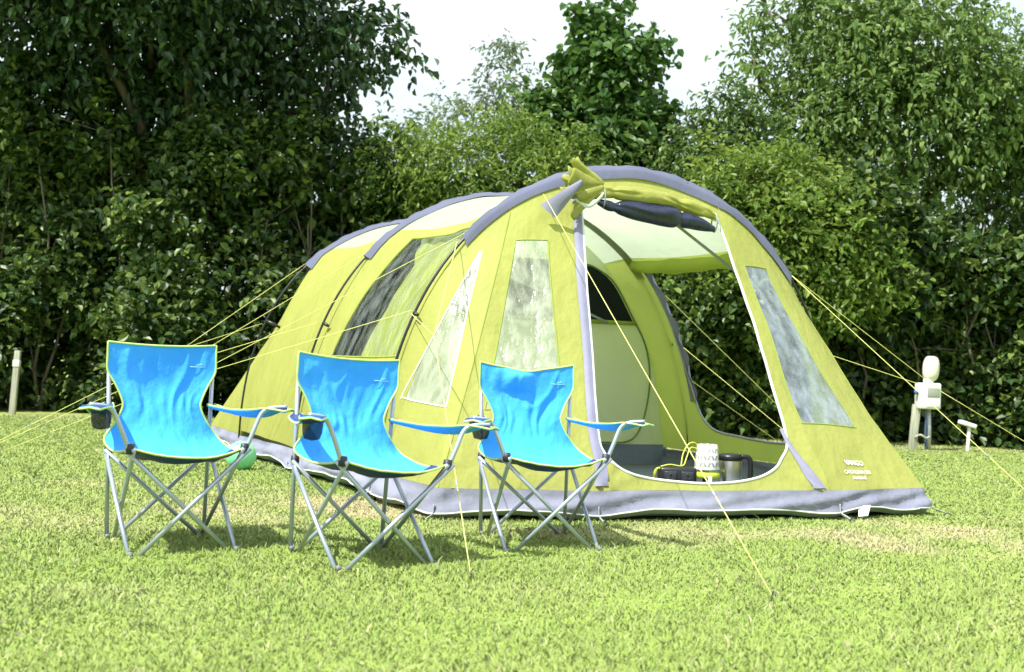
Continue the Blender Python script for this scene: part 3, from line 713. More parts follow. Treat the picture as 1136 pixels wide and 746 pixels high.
    rows = [vl + np.array([0, .004, -.002])[None], vl + np.stack([0 * a, .03 + 0 * a, -dn * .7], 1), vl + np.stack([0 * a, .09 + 0 * a, -dn], 1)]
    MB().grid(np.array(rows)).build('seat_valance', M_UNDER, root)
    # small print: a peak over a rule
    L0 = P[9, 66]; n_ = np.array([0, -1., .05]); 
    lg = MB()
    def stroke(pts, w_=.0022): lg.tube(np.array([[L0[0] + x, L0[1] - .0065, L0[2] + z] for x, z in pts]), w_, 5, True)
    stroke([(-.034, 0), (-.01, 0), (.015, 0), (.036, 0)], .0017); stroke([(-.004, .004), (.004, .013), (.012, .004)], .0018); stroke([(.010, .006), (.017, .015), (.027, .004)], .0018)
    lg.build('printed_emblem', M_LOGO, seat)
    # armrests
    for sx in (-1, 1):
        K = catmull(np.array([(sx * .226, .275, .590), (sx * .262, .17, .575), (sx * .292, .02, .566), (sx * .325, -.13, .576), (sx * .365, -.235, .600), (sx * .405, -.305, .596)]), 6)
        wd = np.interp(np.linspace(0, 1, len(K)), [0, .15, .5, .8, 1], [.018, .035, .045, .052, .040]); rows = []
        for i in range(len(K)):
            t = K[min(i + 1, len(K) - 1)] - K[max(i - 1, 0)]; t[2] = 0; t /= np.linalg.norm(t); sd_ = np.array([t[1], -t[0], 0])
            rows.append([K[i] + sd_ * wd[i] * a + np.array([0, 0, sx * .34 * a * wd[i] * math.sin(min(1, i / len(K) * 1.25) * PI) * (1 if sx > 0 else .4) + -.012 * (1 - a * a) * (1 - i / len(K)) - .008 * abs(a) * (i / len(K)) ** 2]) for a in np.linspace(-1, 1, 9)])
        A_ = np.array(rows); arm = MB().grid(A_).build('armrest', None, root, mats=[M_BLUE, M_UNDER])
        m_ = arm.modifiers.new('thickness', 'SOLIDIFY'); m_.thickness = .007; m_.offset = -1 if sx < 0 else 1; m_.material_offset = 1
        MB().tube(np.vstack([A_[:, 0], A_[-1, 1:], A_[::-1, -1][1:]]), .0042, 6, False).build('piping', M_PIPING, arm)
        if sx < 0:
            cc = np.array([-.335, -.165, .592])
            cup = MB().lathe([(.040, .0), (.040, -.03), (.038, -.06), (.030, -.085), (.0005, -.092)], cc, 18).build('cup_holder', M_CUP, root)
            MB().lathe([(.042, .004), (.044, .001), (.044, -.016), (.041, -.018)], cc, 18).build('rim', M_UNDER, cup)
    return root
make_chair('blue folding camping chair at far left with yellow guy lines behind its backrest', (-1.435, 4.668), math.radians(31), 31)
make_chair('blue folding camping chair nearest the camera, in front of the tent side window', (-.585, 4.485), math.radians(33), 47, .008, math.radians(2.6), .968)
make_chair('blue folding camping chair with a sagging top edge, beside the open doorway', (.155, 5.062), math.radians(15.5), 63, .021, 0.0, .965)

# ------------------------------------------------------------------ small things
M_BALL = plain('mint_vinyl', (.22, .62, .36), rough=.45)
mb = MB(); a = np.linspace(-PI / 2, PI / 2, 18); mb.lathe(np.stack([np.cos(a) * .108 + .0004, np.sin(a) * .108 + .106], 1), (-1.93, 7.86, 0), 28)
ball = thing('ball', 'pale mint green ball lying on the grass behind the leftmost chair', 'ball', (-1.93, 7.86, 0))
MB().lathe(np.stack([np.cos(a) * .108 + .0004, np.sin(a) * .108 + .106], 1), (-1.93, 7.86, 0), 28).build('ball_skin', M_BALL, ball)
MB().lathe([(.0005, .0), (.006, .0), (.007, .004), (.0005, .005)], (-1.95, 7.80, .2), 10).build('valve', M_PIPE, ball)

# lamp in the porch
M_BLK = plain('black_plastic', (.012, .013, .016), rough=.35)
M_LIMEP = plain('lime_plastic', (.50, .62, .05), rough=.4)
def leaf_pattern():
    m, nt, out = new_mat('leaf_patterned_shade')
    tc_ = nd(nt, 'ShaderNodeTexCoord'); mp_ = nd(nt, 'ShaderNodeMapping'); lk(nt, tc_, 'UV', mp_, 'Vector')
    mp_.inputs['Scale'].default_value = (1, 1, 1)
    sx = nd(nt, 'ShaderNodeSeparateXYZ'); lk(nt, mp_, 'Vector', sx, 0)
    def M(op, a, b=None):
        n_ = nd(nt, 'ShaderNodeMath', operation=op)
        for i, q in enumerate((a, b)):
            if q is None: continue
            if isinstance(q, (int, float)): n_.inputs[i].default_value = q
            else: nt.links.new(q, n_.inputs[i])
        return n_.outputs[0]
    x = M('MULTIPLY', sx.outputs[0], 9.0); fx = M('SUBTRACT', M('FRACT', x), .5); ax = M('ABSOLUTE', fx)
    y = M('MULTIPLY', sx.outputs[1], 3.6); yy = M('SUBTRACT', y, M('MULTIPLY', ax, 1.1)); fy = M('ABSOLUTE', M('SUBTRACT', M('FRACT', yy), .5))
    lens = M('ADD', M('MULTIPLY', fy, 1.0), M('MULTIPLY', M('ABSOLUTE', M('SUBTRACT', ax, .25)), 1.3))
    k = M('LESS_THAN', lens, .34)
    n1 = noise(nt, 40, 2); r = ramp(nt, [(.3, (.20, .23, .21)), (.7, (.36, .38, .35))]); lk(nt, n1, 0, r, 0)
    mx_ = nd(nt, 'ShaderNodeMix'); mx_.data_type = 'RGBA'; mx_.inputs['A'].default_value = (.80, .79, .74, 1)
    nt.links.new(k, mx_.inputs['Factor']); lk(nt, r, 'Color', mx_, 'B')
    p = nd(nt, 'ShaderNodeBsdfPrincipled'); p.inputs['Roughness'].default_value = .8; nt.links.new(mx_.outputs['Result'], p.inputs['Base Color'])
    nt.links.new(p.outputs[0], out.inputs[0]); return m
LX, LY = 1.277, 6.95
lamp = thing('table_lamp', 'small lamp with white leaf patterned shade standing in the tent doorway', 'lamp', (LX, LY, .022))
prof = np.array([(.080, .205), (.081, .209), (.064, .362), (.062, .364), (.061, .360), (.077, .209)])
sh = MB().lathe(prof, (LX, LY, 0), 32).build('lamp_shade', leaf_pattern(), lamp)
uvl = sh.data.uv_layers.new(name='wrap')
for lp in sh.data.loops:
    c_ = sh.data.vertices[lp.vertex_index].co; uvl.data[lp.index].uv = ((math.atan2(c_.y, c_.x) / (2 * PI)) % 1 if abs(c_.y) > 1e-6 or c_.x > 0 else .5, (c_.z - .18) / .16)
MB().lathe([(.0005, .150), (.078, .150), (.084, .158), (.084, .182), (.076, .188), (.0005, .188)], (LX, LY, 0), 28).build('lamp_collar', M_LIMEP, lamp)
MB().lathe([(.0005, .024), (.085, .024), (.088, .03), (.080, .05), (.03, .06), (.026, .15), (.0005, .151)], (LX, LY, 0), 24).build('lamp_base', M_BLK, lamp)
MB().lathe([(.018, .186), (.018, .30), (.0005, .31)], (LX, LY, 0), 14).build('bulb_holder', M_PIPE, lamp)
MB().box((LX + .005, LY - .092, .125), (.026, .016, .085), bev=.004).build('plug', M_PIPE, lamp)
# socket box with its yellow cable
ext = thing('extension_lead', 'black socket box with yellow cable lying in the tent doorway, left of the lamp', 'extension lead', (1.07, 6.84, .022))
MB().box((1.07, 6.84, .125), (.235, .12, .20), bev=.02).build('socket_box', M_BLK, ext)
for k in (0, 1):
    f = MB().box((1.02 + k * .105, 6.776, .165), (.078, .016, .070), bev=.006).build('socket', plain('dark_socket_face', (.03, .033, .04), rough=.3), ext)
    for dx, dz in ((0, .016), (-.014, -.012), (.014, -.012)): MB().box((1.02 + k * .105 + dx, 6.767, .165 + dz), (.008, .006, .014)).build('slot', M_POLE, f)
M_CABLE = plain('yellow_cable', (.62, .66, .08), rough=.5)
t = np.linspace(0, 4 * PI, 60); MB().tube(np.stack([.945 + .035 * np.cos(t) + .002 * t, 6.80 + .004 * t, .135 + .080 * np.sin(t)], 1), .0055, 7).build('cable_coil', M_CABLE, ext)
MB().tube(catmull(np.array([(.96, 6.80, .225), (1.02, 6.81, .238), (1.10, 6.82, .232), (1.13, 6.86, .28), (1.16, 6.90, .34), (1.21, 6.93, .335)]), 8), .004, 7).build('cable', M_CABLE, ext)
MB().tube(catmull(np.array([(1.09, 6.82, .225), (1.11, 6.88, .30), (1.15, 6.93, .36), (1.20, 6.98, .37), (1.23, 7.0, .33)]), 8), .004, 7).build('cable', M_CABLE, ext)
# steel jug
M_STEEL = plain('brushed_steel', (.62, .62, .58), rough=.28, metal=.9)
JX, JY = 1.445, 7.05
jug = thing('vacuum_jug', 'brushed steel jug with black lid and handle, right of the lamp', 'jug', (JX, JY, .022))
MB().lathe([(.0005, .024), (.072, .024), (.076, .03), (.076, .25), (.074, .262)], (JX, JY, 0), 28).build('jug_body', M_STEEL, jug)
MB().lathe([(.074, .258), (.080, .262), (.080, .285), (.074, .298), (.03, .303), (.0005, .304)], (JX, JY, 0), 28).build('lid', M_BLK, jug)
MB().box((JX - .075, JY - .01, .288), (.05, .03, .018), bev=.006).build('spout', M_BLK, jug)
hp = catmull(np.array([(JX + .07, JY - .01, .285), (JX + .115, JY - .012, .28), (JX + .13, JY - .014, .24), (JX + .128, JY - .014, .12), (JX + .115, JY - .012, .07), (JX + .07, JY - .01, .06)]), 6)
MB().tube(hp, .017, 10).build('handle', M_BLK, jug)

# weathered stake at the left
def wood(name, c):
    m, nt, out = new_mat(name); n1 = noise(nt, 5, 5, (6, 6, .5)); r = ramp(nt, [(.25, scale_c(c, .55)), (.5, c), (.8, scale_c(c, 1.35))]); lk(nt, n1, 0, r, 0)
    p = nd(nt, 'ShaderNodeBsdfPrincipled'); p.inputs['Roughness'].default_value = .85; lk(nt, r, 'Color', p, 'Base Color')
    b = bump_chain(nt, [(n1, .5, .02)]); lk(nt, b, 'Normal', p, 'Normal'); nt.links.new(p.outputs[0], out.inputs[0]); return m
M_WOOD = wood('weathered_wood', (.36, .36, .28))
M_WHITE = plain('white_enamel', (.72, .73, .70), rough=.4, var=.06)
st = thing('wooden_stake', 'weathered wooden stake with a white band by the left hedge', 'stake', (-6.37, 13.9, 0))
tl = np.array(Matrix.Rotation(math.radians(2.5), 3, 'Y'))
MB().box(np.array([-6.37, 13.9, 0]) + tl @ np.array([0, 0, .39]), (.075, .05, .86), tl, .006).build('stake_post', M_WOOD, st)
MB().box(np.array([-6.37, 13.9, 0]) + tl @ np.array([0, -.003, .655]), (.084, .058, .085), tl, .004).build('white_band', M_WHITE, st)
# electric hook-up
hk = thing('electric_post', 'white electric box on two posts with an oval cream lamp on top', 'electric post', (4.9, 12.97, 0))
tw = np.array(Matrix.Rotation(math.radians(4.5), 3, 'Y'))
MB().box(np.array([4.83, 12.97, 0]) + tw @ np.array([0, 0, .27]), (.085, .07, .56), tw, .006).build('wooden_post', M_WOOD, hk)
MB().tube(np.array([(5.03, 13.0, -.02), (5.03, 13.0, .25), (5.02, 13.0, .50)]), .035, 12).build('steel_post', plain('galvanised_steel', (.40, .42, .44), rough=.45, metal=.5), hk)
MB().tube(catmull(np.array([(4.99, 12.955, .0), (4.975, 12.95, .2), (4.98, 12.95, .35), (4.965, 12.95, .50)]), 5), .013, 8).build('blue_cable', plain('blue_cable_sheath', (.05, .08, .17), rough=.5), hk)
MB().tube(catmull(np.array([(4.84, 12.92, .16), (4.90, 12.90, .19), (4.97, 12.91, .155), (5.03, 12.95, .17)]), 5), .013, 8).build('cross_tie', M_WOOD, hk)
bx = MB().box((4.995, 12.95, .655), (.27, .15, .31), bev=.018).build('electric_box', M_WHITE, hk)
MB().box((5.035, 12.871, .70), (.145, .012, .11), bev=.004).build('meter_window', plain('grey_meter_window', (.30, .31, .28), rough=.2), bx)
MB().box((5.035, 12.871, .575), (.16, .010, .10), bev=.004).build('socket_cover', plain('pale_cover', (.66, .66, .62), rough=.45), bx)
MB().lathe([(.0005, 0), (.03, 0), (.034, .03), (.0005, .04)], (4.852, 12.9, .70), 14, Matrix.Rotation(-PI / 2, 3, 'Y')).build('blue_socket', plain('blue_socket_plastic', (.05, .16, .42), rough=.4), bx)
MB().tube(np.array([(5.0, 12.95, .80), (5.0, 12.95, .86)]), .06, 14).build('lamp_neck', M_WHITE, hk)
a = np.linspace(-PI / 2, PI / 2, 16); tp = np.array(Matrix.Rotation(math.radians(3), 3, 'Y'))
MB().lathe(np.stack([.096 * np.sign(np.cos(a)) * np.abs(np.cos(a)) ** .58 + .0005, .150 * np.sign(np.sin(a)) * np.abs(np.sin(a)) ** .85 + .985], 1), (4.975, 12.95, 0), 24, tp).build('lamp_globe', plain('cream_opal_plastic', (.66, .65, .53), rough=.35), hk)
mk = thing('path_marker', 'small white T shaped marker by the hedge, right of the electric box', 'marker', (5.485, 12.96, 0))
MB().box((5.495, 12.96, .15), (.038, .03, .34), np.array(Matrix.Rotation(math.radians(3), 3, 'Y')), .006).build('marker_stem', M_WHITE, mk)
MB().box((5.48, 12.96, .335), (.20, .10, .05), np.array(Matrix.Rotation(math.radians(16), 3, 'Y')), .010).build('marker_plate', M_WHITE, mk)
# ------------------------------------------------------------------ foliage
def nz(v): return v / (np.linalg.norm(v, axis=-1, keepdims=True) + 1e-9)
def leaf_geo(rng, pos, axis, nrm, ln, asp, fold=.25, curl=.12):
    """one leaf each: six corners folded along the midrib"""
    N = len(pos); a = nz(axis); sdv = nz(np.cross(a, nrm)); n_ = np.cross(sdv, a)
    ln = ln[:, None]; w_ = ln * asp
    tip = pos + a * ln - n_ * ln * curl
    L1 = pos + a * ln * .30 + sdv * w_ * .46 + n_ * w_ * fold; L2 = pos + a * ln * .70 + sdv * w_ * .36 + n_ * w_ * fold * .7
    R1 = pos + a * ln * .30 - sdv * w_ * .46 + n_ * w_ * fold; R2 = pos + a * ln * .70 - sdv * w_ * .36 + n_ * w_ * fold * .7
    V = np.stack([pos, L1, L2, tip, R2, R1], 1).reshape(-1, 3)
    b = (np.arange(N) * 6)[:, None]
    Q = np.concatenate([b + [0, 3, 2, 1], b + [0, 5, 4, 3]])
    return V, Q
def sprays(rng, P, D, length, per, ln, asp, droop=.2, spread=.8, up=.5, jit=.35, var=.45):
    """leaves set alternately along short twigs starting at P in direction D"""
    N = len(P); L = length * rng.uniform(.5, 1.3, N)
    D = nz(D); rnd = rng.normal(size=(N, 3)); s0 = nz(np.cross(D, rnd))
    pos, ax, nr, le = [], [], [], []
    for k in range(per):
        t = (k + .6) / per; sg = 1 if k % 2 else -1
        p = P + D * (L * t)[:, None]; p[:, 2] -= droop * L * t * t * .8
        p += rng.normal(size=(N, 3)) * (L * .10)[:, None]
        a = D * .55 + s0 * sg * spread + rng.normal(size=(N, 3)) * jit; a[:, 2] -= droop * (1 + t)
        n_ = np.array([-.15, -.1, up]) + D * .2 + rng.normal(size=(N, 3)) * .42
        pos.append(p); ax.append(a); nr.append(n_); le.append(ln * rng.uniform(1 - var, 1 + var, N))
    return leaf_geo(rng, np.concatenate(pos), np.concatenate(ax), np.concatenate(nr), np.concatenate(le), asp)
def clump_points(rng, clumps, n, shell=.55):
    c = np.array([q[0] for q in clumps], float); r = np.array([q[1] for q in clumps], float)
    wt = np.array([(q[1][0] * q[1][1] * q[1][2]) ** (2 / 3) * (q[2] if len(q) > 2 else 1) for q in clumps]); wt /= wt.sum()
    k = rng.choice(len(clumps), n, p=wt); d = nz(rng.normal(size=(n, 3)))
    rr = 1 - shell * rng.random(n) ** 1.6
    bump = 1 + .16 * Wave(int(rng.integers(1e6)), 3.0)(d * 2.2 + k[:, None] * 3.1)
    P = c[k] + d * r[k] * (rr * bump)[:, None]
    return P, nz(d / r[k]), k
def branches(rng, mb, base, tips, r0, n=7, wob=.18, n_side=5):
    base = np.array(base, float)
    for tp in tips:
        tp = np.array(tp, float); t = np.linspace(0, 1, n)[:, None]
        p = base * (1 - t) + tp * t; p[1:-1] += rng.normal(size=(n - 2, 3)) * wob * np.array([1, 1, .4])
        p[:, 2] += .25 * np.sin(t[:, 0] * PI) * wob
        mb.tube(p, r0 * (1 - .85 * t[:, 0]) + .004, 6)
        for _ in range(n_side):
            k = rng.integers(n // 2, n); q = p[k]; d = rng.normal(size=3); d[2] = abs(d[2]) * .6; L = rng.uniform(.2, .5)
            mb.tube(np.array([q, q + d / np.linalg.norm(d) * L * .5 + [0, 0, .03], q + d / np.linalg.norm(d) * L]), [r0 * .25 + .003, r0 * .16 + .002, .002], 5)
M_BARK = wood('bark', (.10, .085, .06)); M_TWIG = wood('hedge_twigs', (.13, .11, .075))
G = lambda *c: [(.0, c[0]), (.28, c[1]), (.55, c[2]), (.9, c[3])]
L_DARK = leaf_mat('dark_tree_leaf', G((0.012, 0.034, 0.014), (0.020, 0.050, 0.018), (0.036, 0.078, 0.026), (0.093, 0.161, 0.062)), .28, .34, .55)
L_HEDGE = leaf_mat('hedge_leaf', G((0.011, 0.032, 0.009), (0.021, 0.054, 0.012), (0.056, 0.105, 0.020), (0.25, 0.33, 0.07)), .24)
L_MID = leaf_mat('bush_leaf', G((0.018, 0.045, 0.012), (0.034, 0.076, 0.018), (0.093, 0.161, 0.033), (0.249, 0.344, 0.077)), .28)
L_MAPLE = leaf_mat('maple_leaf', G((0.021, 0.061, 0.016), (0.038, 0.097, 0.021), (0.070, 0.153, 0.031), (0.165, 0.266, 0.059)), .34)
L_RIGHT = leaf_mat('cherry_leaf', G((0.040, 0.082, 0.024), (0.078, 0.145, 0.036), (0.145, 0.230, 0.056), (0.27, 0.36, 0.11)), .36, .45, .3)
L_HAZEL = leaf_mat('hazel_leaf', G((0.036, 0.085, 0.015), (0.078, 0.150, 0.024), (0.160, 0.250, 0.040), (0.32, 0.40, 0.09)), .42)
L_FAR = leaf_mat('far_birch_leaf', G((0.059, 0.087, 0.051), (0.093, 0.130, 0.073), (0.150, 0.193, 0.108), (0.262, 0.317, 0.185)), .4)

def hedge(name, label, x0, x1, y0, y1, top, n, mat, ln, asp, seed, per=7, slen=.34, droop=.12, low=0.0, group=None):
    """a row of hedge bushes: leafy twigs through the first metre behind an uneven face"""
    rng = np.random.default_rng(seed); wf = Wave(seed, 1.1, 2); wf2 = Wave(seed + 5, 3.2, 2); wt = Wave(seed + 9, 1.4, 1)
    x = rng.uniform(x0, x1, n); z = low + rng.random(n) ** .92 * 1.0 * (np.interp(x, *top) - low)
    tz = np.interp(x, *top) * (1 + .07 * wt(x[:, None])); z = z * tz / np.interp(x, *top)
    q = np.stack([x, z], 1); yf = np.interp(x, [x0, x1], [y0, y1]) + .34 * wf(q) + .24 * wf2(q)
    rel = z / tz
    yf = yf + .55 * np.clip((rel - .82) / .18, 0, 1) ** 2 + .25 * np.clip((.12 - rel) / .12, 0, 1)
    dep = rng.exponential(.42, n); dep = np.where(dep > 1.7, rng.uniform(0, 1.7, n), dep)
    keep = rng.random(n) < np.clip(.42 + .5 * Wave(seed + 3, 2.1, 2)(q) + .5 * Wave(seed + 4, 6.5, 2)(q), .02, 1); keep |= dep > .42
    x, z, yf, dep, rel = x[keep], z[keep], yf[keep], dep[keep], rel[keep]; n = len(x)
    P = np.stack([x, yf + dep, z], 1)
    D = np.stack([rng.normal(0, .6, n), -.9 + rng.normal(0, .4, n), .25 + .7 * (rel > .85) + rng.normal(0, .45, n)], 1)
    V, Q = sprays(rng, P, D, slen, per, ln, asp, droop, .8, 1.0)
    nb = int(n * .75); xb = rng.uniform(x0, x1, nb); zb = rng.random(nb) * np.interp(xb, *top) * .93
    Pb = np.stack([xb, np.interp(xb, [x0, x1], [y0, y1]) + rng.uniform(.5, 2.1, nb), zb], 1); Db = np.stack([rng.normal(0, .8, nb), rng.normal(-.3, .5, nb), rng.normal(.1, .6, nb)], 1)
    Vb, Qb = sprays(rng, Pb, Db, slen * 1.1, 7, max(ln, .11) * 1.25, max(asp, .7), droop, .8, .3); Q = np.concatenate([Q, Qb + len(V)]); V = np.concatenate([V, Vb])
    V[:, 2] = np.maximum(V[:, 2], .012)
    root = thing(name, label, 'hedge', ((x0 + x1) / 2, (y0 + y1) / 2 + .8, 0), group=group)
    fast_mesh('foliage', V, Q, mat, root)
    mb = MB()
    for _ in range(int((x1 - x0) * 7)):
        bx_ = rng.uniform(x0, x1); by = np.interp(bx_, [x0, x1], [y0, y1]) + rng.uniform(.15, 1.3); h = np.interp(bx_, *top) * rng.uniform(.55, .98)
        k = 7; t = np.linspace(0, 1, k); p = np.stack([bx_ + np.cumsum(rng.normal(0, .09, k)), by + np.cumsum(rng.normal(0, .06, k)), h * t - .05], 1)
        mb.tube(p, .026 * (1 - .8 * t) + .003, 5)
        for _ in range(5):
            i = rng.integers(0, k); d = rng.normal(size=3) * [1, .6, .7]; d[2] = abs(d[2]); L = rng.uniform(.25, .8)
            mb.tube(np.array([p[i], p[i] + d / np.linalg.norm(d) * L * .5 + [0, -.05, 0], p[i] + d / np.linalg.norm(d) * L + [0, -.1, -.02]]), [.009, .006, .002], 4)
    mb.build('stems', M_TWIG, root)
    return root
def tree(name, label, base, clumps, n, mat, ln, asp, seed, per=7, slen=.4, droop=.25, up=.5, trunk=.12, cat='tree', shell=.55, out=1.0, upd=.15, group=None, spread=.8):
    rng = np.random.default_rng(seed)
    root = thing(name, label, cat, base, group=group)
    P, D, k = clump_points(rng, clumps, n, shell)
    D = D * out + rng.normal(size=D.shape) * .45; D[:, 2] += upd
    V, Q = sprays(rng, P, D, slen, per, ln, asp, droop, spread, up)
    V[:, 2] = np.maximum(V[:, 2], .012)
    fast_mesh('crown', V, Q, mat, root)
    mb = MB(); base = np.array(base, float)
    cm = np.mean([np.array(c[0]) for c in clumps], 0); fork = base * .5 + cm * .5; fork[:2] = base[:2] * .75 + cm[:2] * .25; fork[2] = cm[2] * .5
    t = np.linspace(0, 1, 8)[:, None]; p = base * (1 - t) + fork * t; p[0, 2] = -.1; p[1:-1, :2] += rng.normal(size=(6, 2)) * trunk * .3
    mb.tube(p, trunk * (1.25 - .55 * t[:, 0]), 10)
    tips = [np.array(c[0]) + np.array([0, 0, c[1][2] * .5]) for c in clumps]
    branches(rng, mb, fork, tips, trunk * .55)
    mb.build('trunk', M_BARK, root)
    return root
# the hedge along the back of the field
hedge('hedge', 'dark broad leaved hedge at the left, behind the wooden stake', -11.5, -1.5, 14.75, 14.75, ([-12, -7, -5, -3, -1], [4.6, 4.4, 4.3, 4.2, 3.9]), 11500, L_HEDGE, .105, .74, 101, per=8, slen=.36)
hedge('hedge', 'mixed leafy hedge rising directly behind the tent', -2.2, 3.4, 14.9, 14.2, ([-2.5, -1, .5, 2, 3.5], [3.6, 3.5, 3.4, 3.2, 3.0]), 8000, L_MID, .085, .58, 202, per=8, slen=.36)
hedge('hedge', 'bright broad leaved hedge at the right, behind the electric post', 2.2, 11.5, 14.1, 13.9, ([2, 4, 6, 9, 12], [2.9, 3.1, 3.1, 3.2, 3.4]), 10500, L_HEDGE, .110, .72, 303, per=8, slen=.40)
# trees
tree('broadleaf_tree', 'big dark tree spreading over the left hedge', (-5.2, 16.4, 0),
     [((-7.6, 15.6, 5.3), (1.7, 1.2, 1.2)), ((-5.2, 15.4, 5.6), (1.7, 1.3, 1.1)), ((-3.9, 15.7, 6.0), (1.4, 1.2, 1.1)), ((-2.85, 15.7, 5.35), (.6, .6, .55)), ((-2.2, 15.6, 5.6), (.45, .45, .35), 1.2), ((-6.3, 16.4, 4.6), (2.6, 1.0, 1.3), .8), ((-4.4, 16.5, 4.5), (1.5, .9, 1.2), .9), ((-3.3, 16.2, 4.5), (.7, .7, .7), .8), ((-6, 15.9, 7.2), (3.6, 1.6, 1.5)), ((-10, 15.8, 5.6), (1.8, 1.4, 2.2)), ((-6.6, 14.2, 6.3), (1.8, .9, .7), 1.1), ((-4.6, 14.2, 6.3), (1.4, .9, .7), 1.1)],  # last two clumps, above the frame, are added to shade the hedge
     6200, L_DARK, .125, .62, 404, per=8, slen=.50, droop=.45, up=.8, trunk=.19)
tree('maple_tree', 'upright maple tree against the sky behind the tent', (1.35, 16.2, 0),
     [((1.35, 16, 4.2), (.80, .7, .7)), ((1.30, 16, 4.95), (.55, .5, .6)), ((1.10, 16, 5.6), (.26, .3, .5)), ((1.52, 15.9, 5.4), (.26, .3, .45)), ((.78, 16, 5.2), (.16, .2, .4)), ((.42, 16, 4.35), (.26, .3, .4)), ((1.95, 16, 5.55), (.08, .1, .5)), ((2.0, 16, 4.4), (.32, .35, .4)), ((1.40, 16, 6.05), (.08, .1, .35)), ((.92, 16, 6.0), (.08, .1, .3)), ((.15, 16, 4.75), (.08, .1, .4)), ((1.4, 15.8, 3.4), (1.1, .7, .7))],
     1750, L_MAPLE, .125, .85, 505, per=7, slen=.36, droop=.22, up=.8, trunk=.08, shell=.85, upd=.8)
tree('cherry_tree', 'tall spreading tree with drooping leaves at the right', (5.6, 16.4, 0),
     [((4.9, 15.7, 5.5), (1.0, 1.0, .85)), ((5.9, 15.6, 5.7), (1.1, 1.1, .8)), ((5.3, 15.5, 4.6), (1.5, 1.1, .75)), ((7.0, 15.6, 4.9), (1.35, 1.1, .9)), ((4.1, 15.8, 4.5), (.7, .6, .6)), ((3.4, 15.9, 5.3), (.14, .2, .7)), ((3.55, 15.9, 6.2), (.18, .2, .4)), ((3.9, 15.9, 5.9), (.2, .25, .4)), ((4.9, 15.9, 6.5), (1.0, 1.0, .7)), ((7.4, 15.7, 4.9), (.9, .9, .5)), ((6.4, 16.2, 3.7), (1.6, .9, .9), .8), ((8.6, 15.9, 4.4), (1.2, 1.0, 1.0)), ((4.4, 16.1, 3.7), (1.1, .8, .8), .7), ((7.6, 15.7, 3.6), (1.1, .8, .7), .8)],
     5400, L_RIGHT, .105, .48, 606, per=8, slen=.46, droop=.5, up=.8, trunk=.15, shell=.7)
tree('hazel_bush', 'bright green bush leaning over the right end of the tent', (3.5, 14.2, 0),
     [((3.2, 13.7, 2.9), (.75, .5, .55)), ((3.9, 13.6, 2.6), (.75, .5, .55)), ((3.0, 13.8, 2.2), (.65, .45, .6)), ((4.3, 13.7, 2.15), (.55, .45, .5)), ((3.7, 13.6, 1.8), (.6, .4, .5)), ((2.75, 14.0, 3.3), (.5, .4, .4)), ((3.5, 13.9, 3.35), (.6, .4, .4))],
     2000, L_HAZEL, .085, .55, 707, per=8, slen=.36, droop=.15, trunk=.05, cat='bush', shell=.8)
tree('elder_bush', 'yellowish green bush behind the tent roof, left of the maple', (-.3, 14.9, 0),
     [((-.6, 14.8, 3.5), (.8, .5, .6)), ((.3, 14.7, 3.2), (.8, .5, .6)), ((-1.3, 14.9, 3.6), (.6, .5, .5)), ((.0, 14.7, 2.6), (.9, .4, .5)), ((-.1, 15, 4.05), (.5, .4, .4)), ((.75, 14.9, 3.7), (.5, .4, .5))],
     1500, L_HAZEL, .080, .45, 808, per=8, slen=.34, droop=.2, trunk=.05, cat='bush', shell=.8)
tree('hawthorn_bush', 'dense green bush between the maple and the right hand tree', (2.9, 15.2, 0),
     [((2.7, 15, 3.9), (.7, .5, .6)), ((2.2, 15.1, 3.4), (.7, .5, .6)), ((3.2, 15.1, 3.6), (.7, .5, .7)), ((2.9, 15.2, 4.5), (.35, .3, .45))],
     1100, L_MID, .080, .5, 909, per=8, slen=.34, droop=.2, trunk=.05, cat='bush', shell=.8)
tree('birch_tree', 'thin wispy tree far beyond the hedge against the white sky', (-1.0, 24, 0),
     [((-.3, 24, 6.8), (.45, .4, 1.1)), ((-1.2, 24, 6.1), (.9, .6, .8)), ((-2.3, 24, 5.6), (1.0, .6, .7)), ((.2, 24, 6.0), (.7, .5, .9)), ((-.5, 24, 7.8), (.25, .25, .7))],
     600, L_FAR, .12, .5, 1010, per=7, slen=.6, droop=.5, trunk=.07, shell=.9)
# ------------------------------------------------------------------ ground and grass
DRY = [((1.75, 5.50), (1.2, .34), 1.0), ((.85, 5.45), (.7, .35), .7), ((2.45, 6.0), (.5, .35), .8), ((-1.0, 5.9), (1.1, .6), .85), ((-1.9, 6.6), (.8, .5), .45), ((-.1, 5.35), (.8, .25), .5), ((-3.2, 7.2), (1.3, .9), .12), ((.15, 3.9), (.45, .22), .25), ((1.0, 4.3), (.8, .3), .15), ((-1.6, 3.9), (.9, .3), .12), ((4.5, 13.4), (5.0, .8), .45), ((-6, 13.9), (5, .6), .3), ((2.6, 11.5), (1.8, 1.2), .3)]
def dry_field(p):
    w1_ = Wave(71, 2.3, 2); w2_ = Wave(72, 7.5, 2); v_ = np.zeros(len(p))
    for c_, r_, s_ in DRY:
        d = (p - np.array(c_)) / np.array(r_); v_ = np.maximum(v_, s_ * np.exp(-(d ** 2).sum(1) * .9))
    return np.clip(v_ * (1.0 + .35 * w2_(p)) + .10 * w1_(p) + .05 * w2_(p), 0, 1)
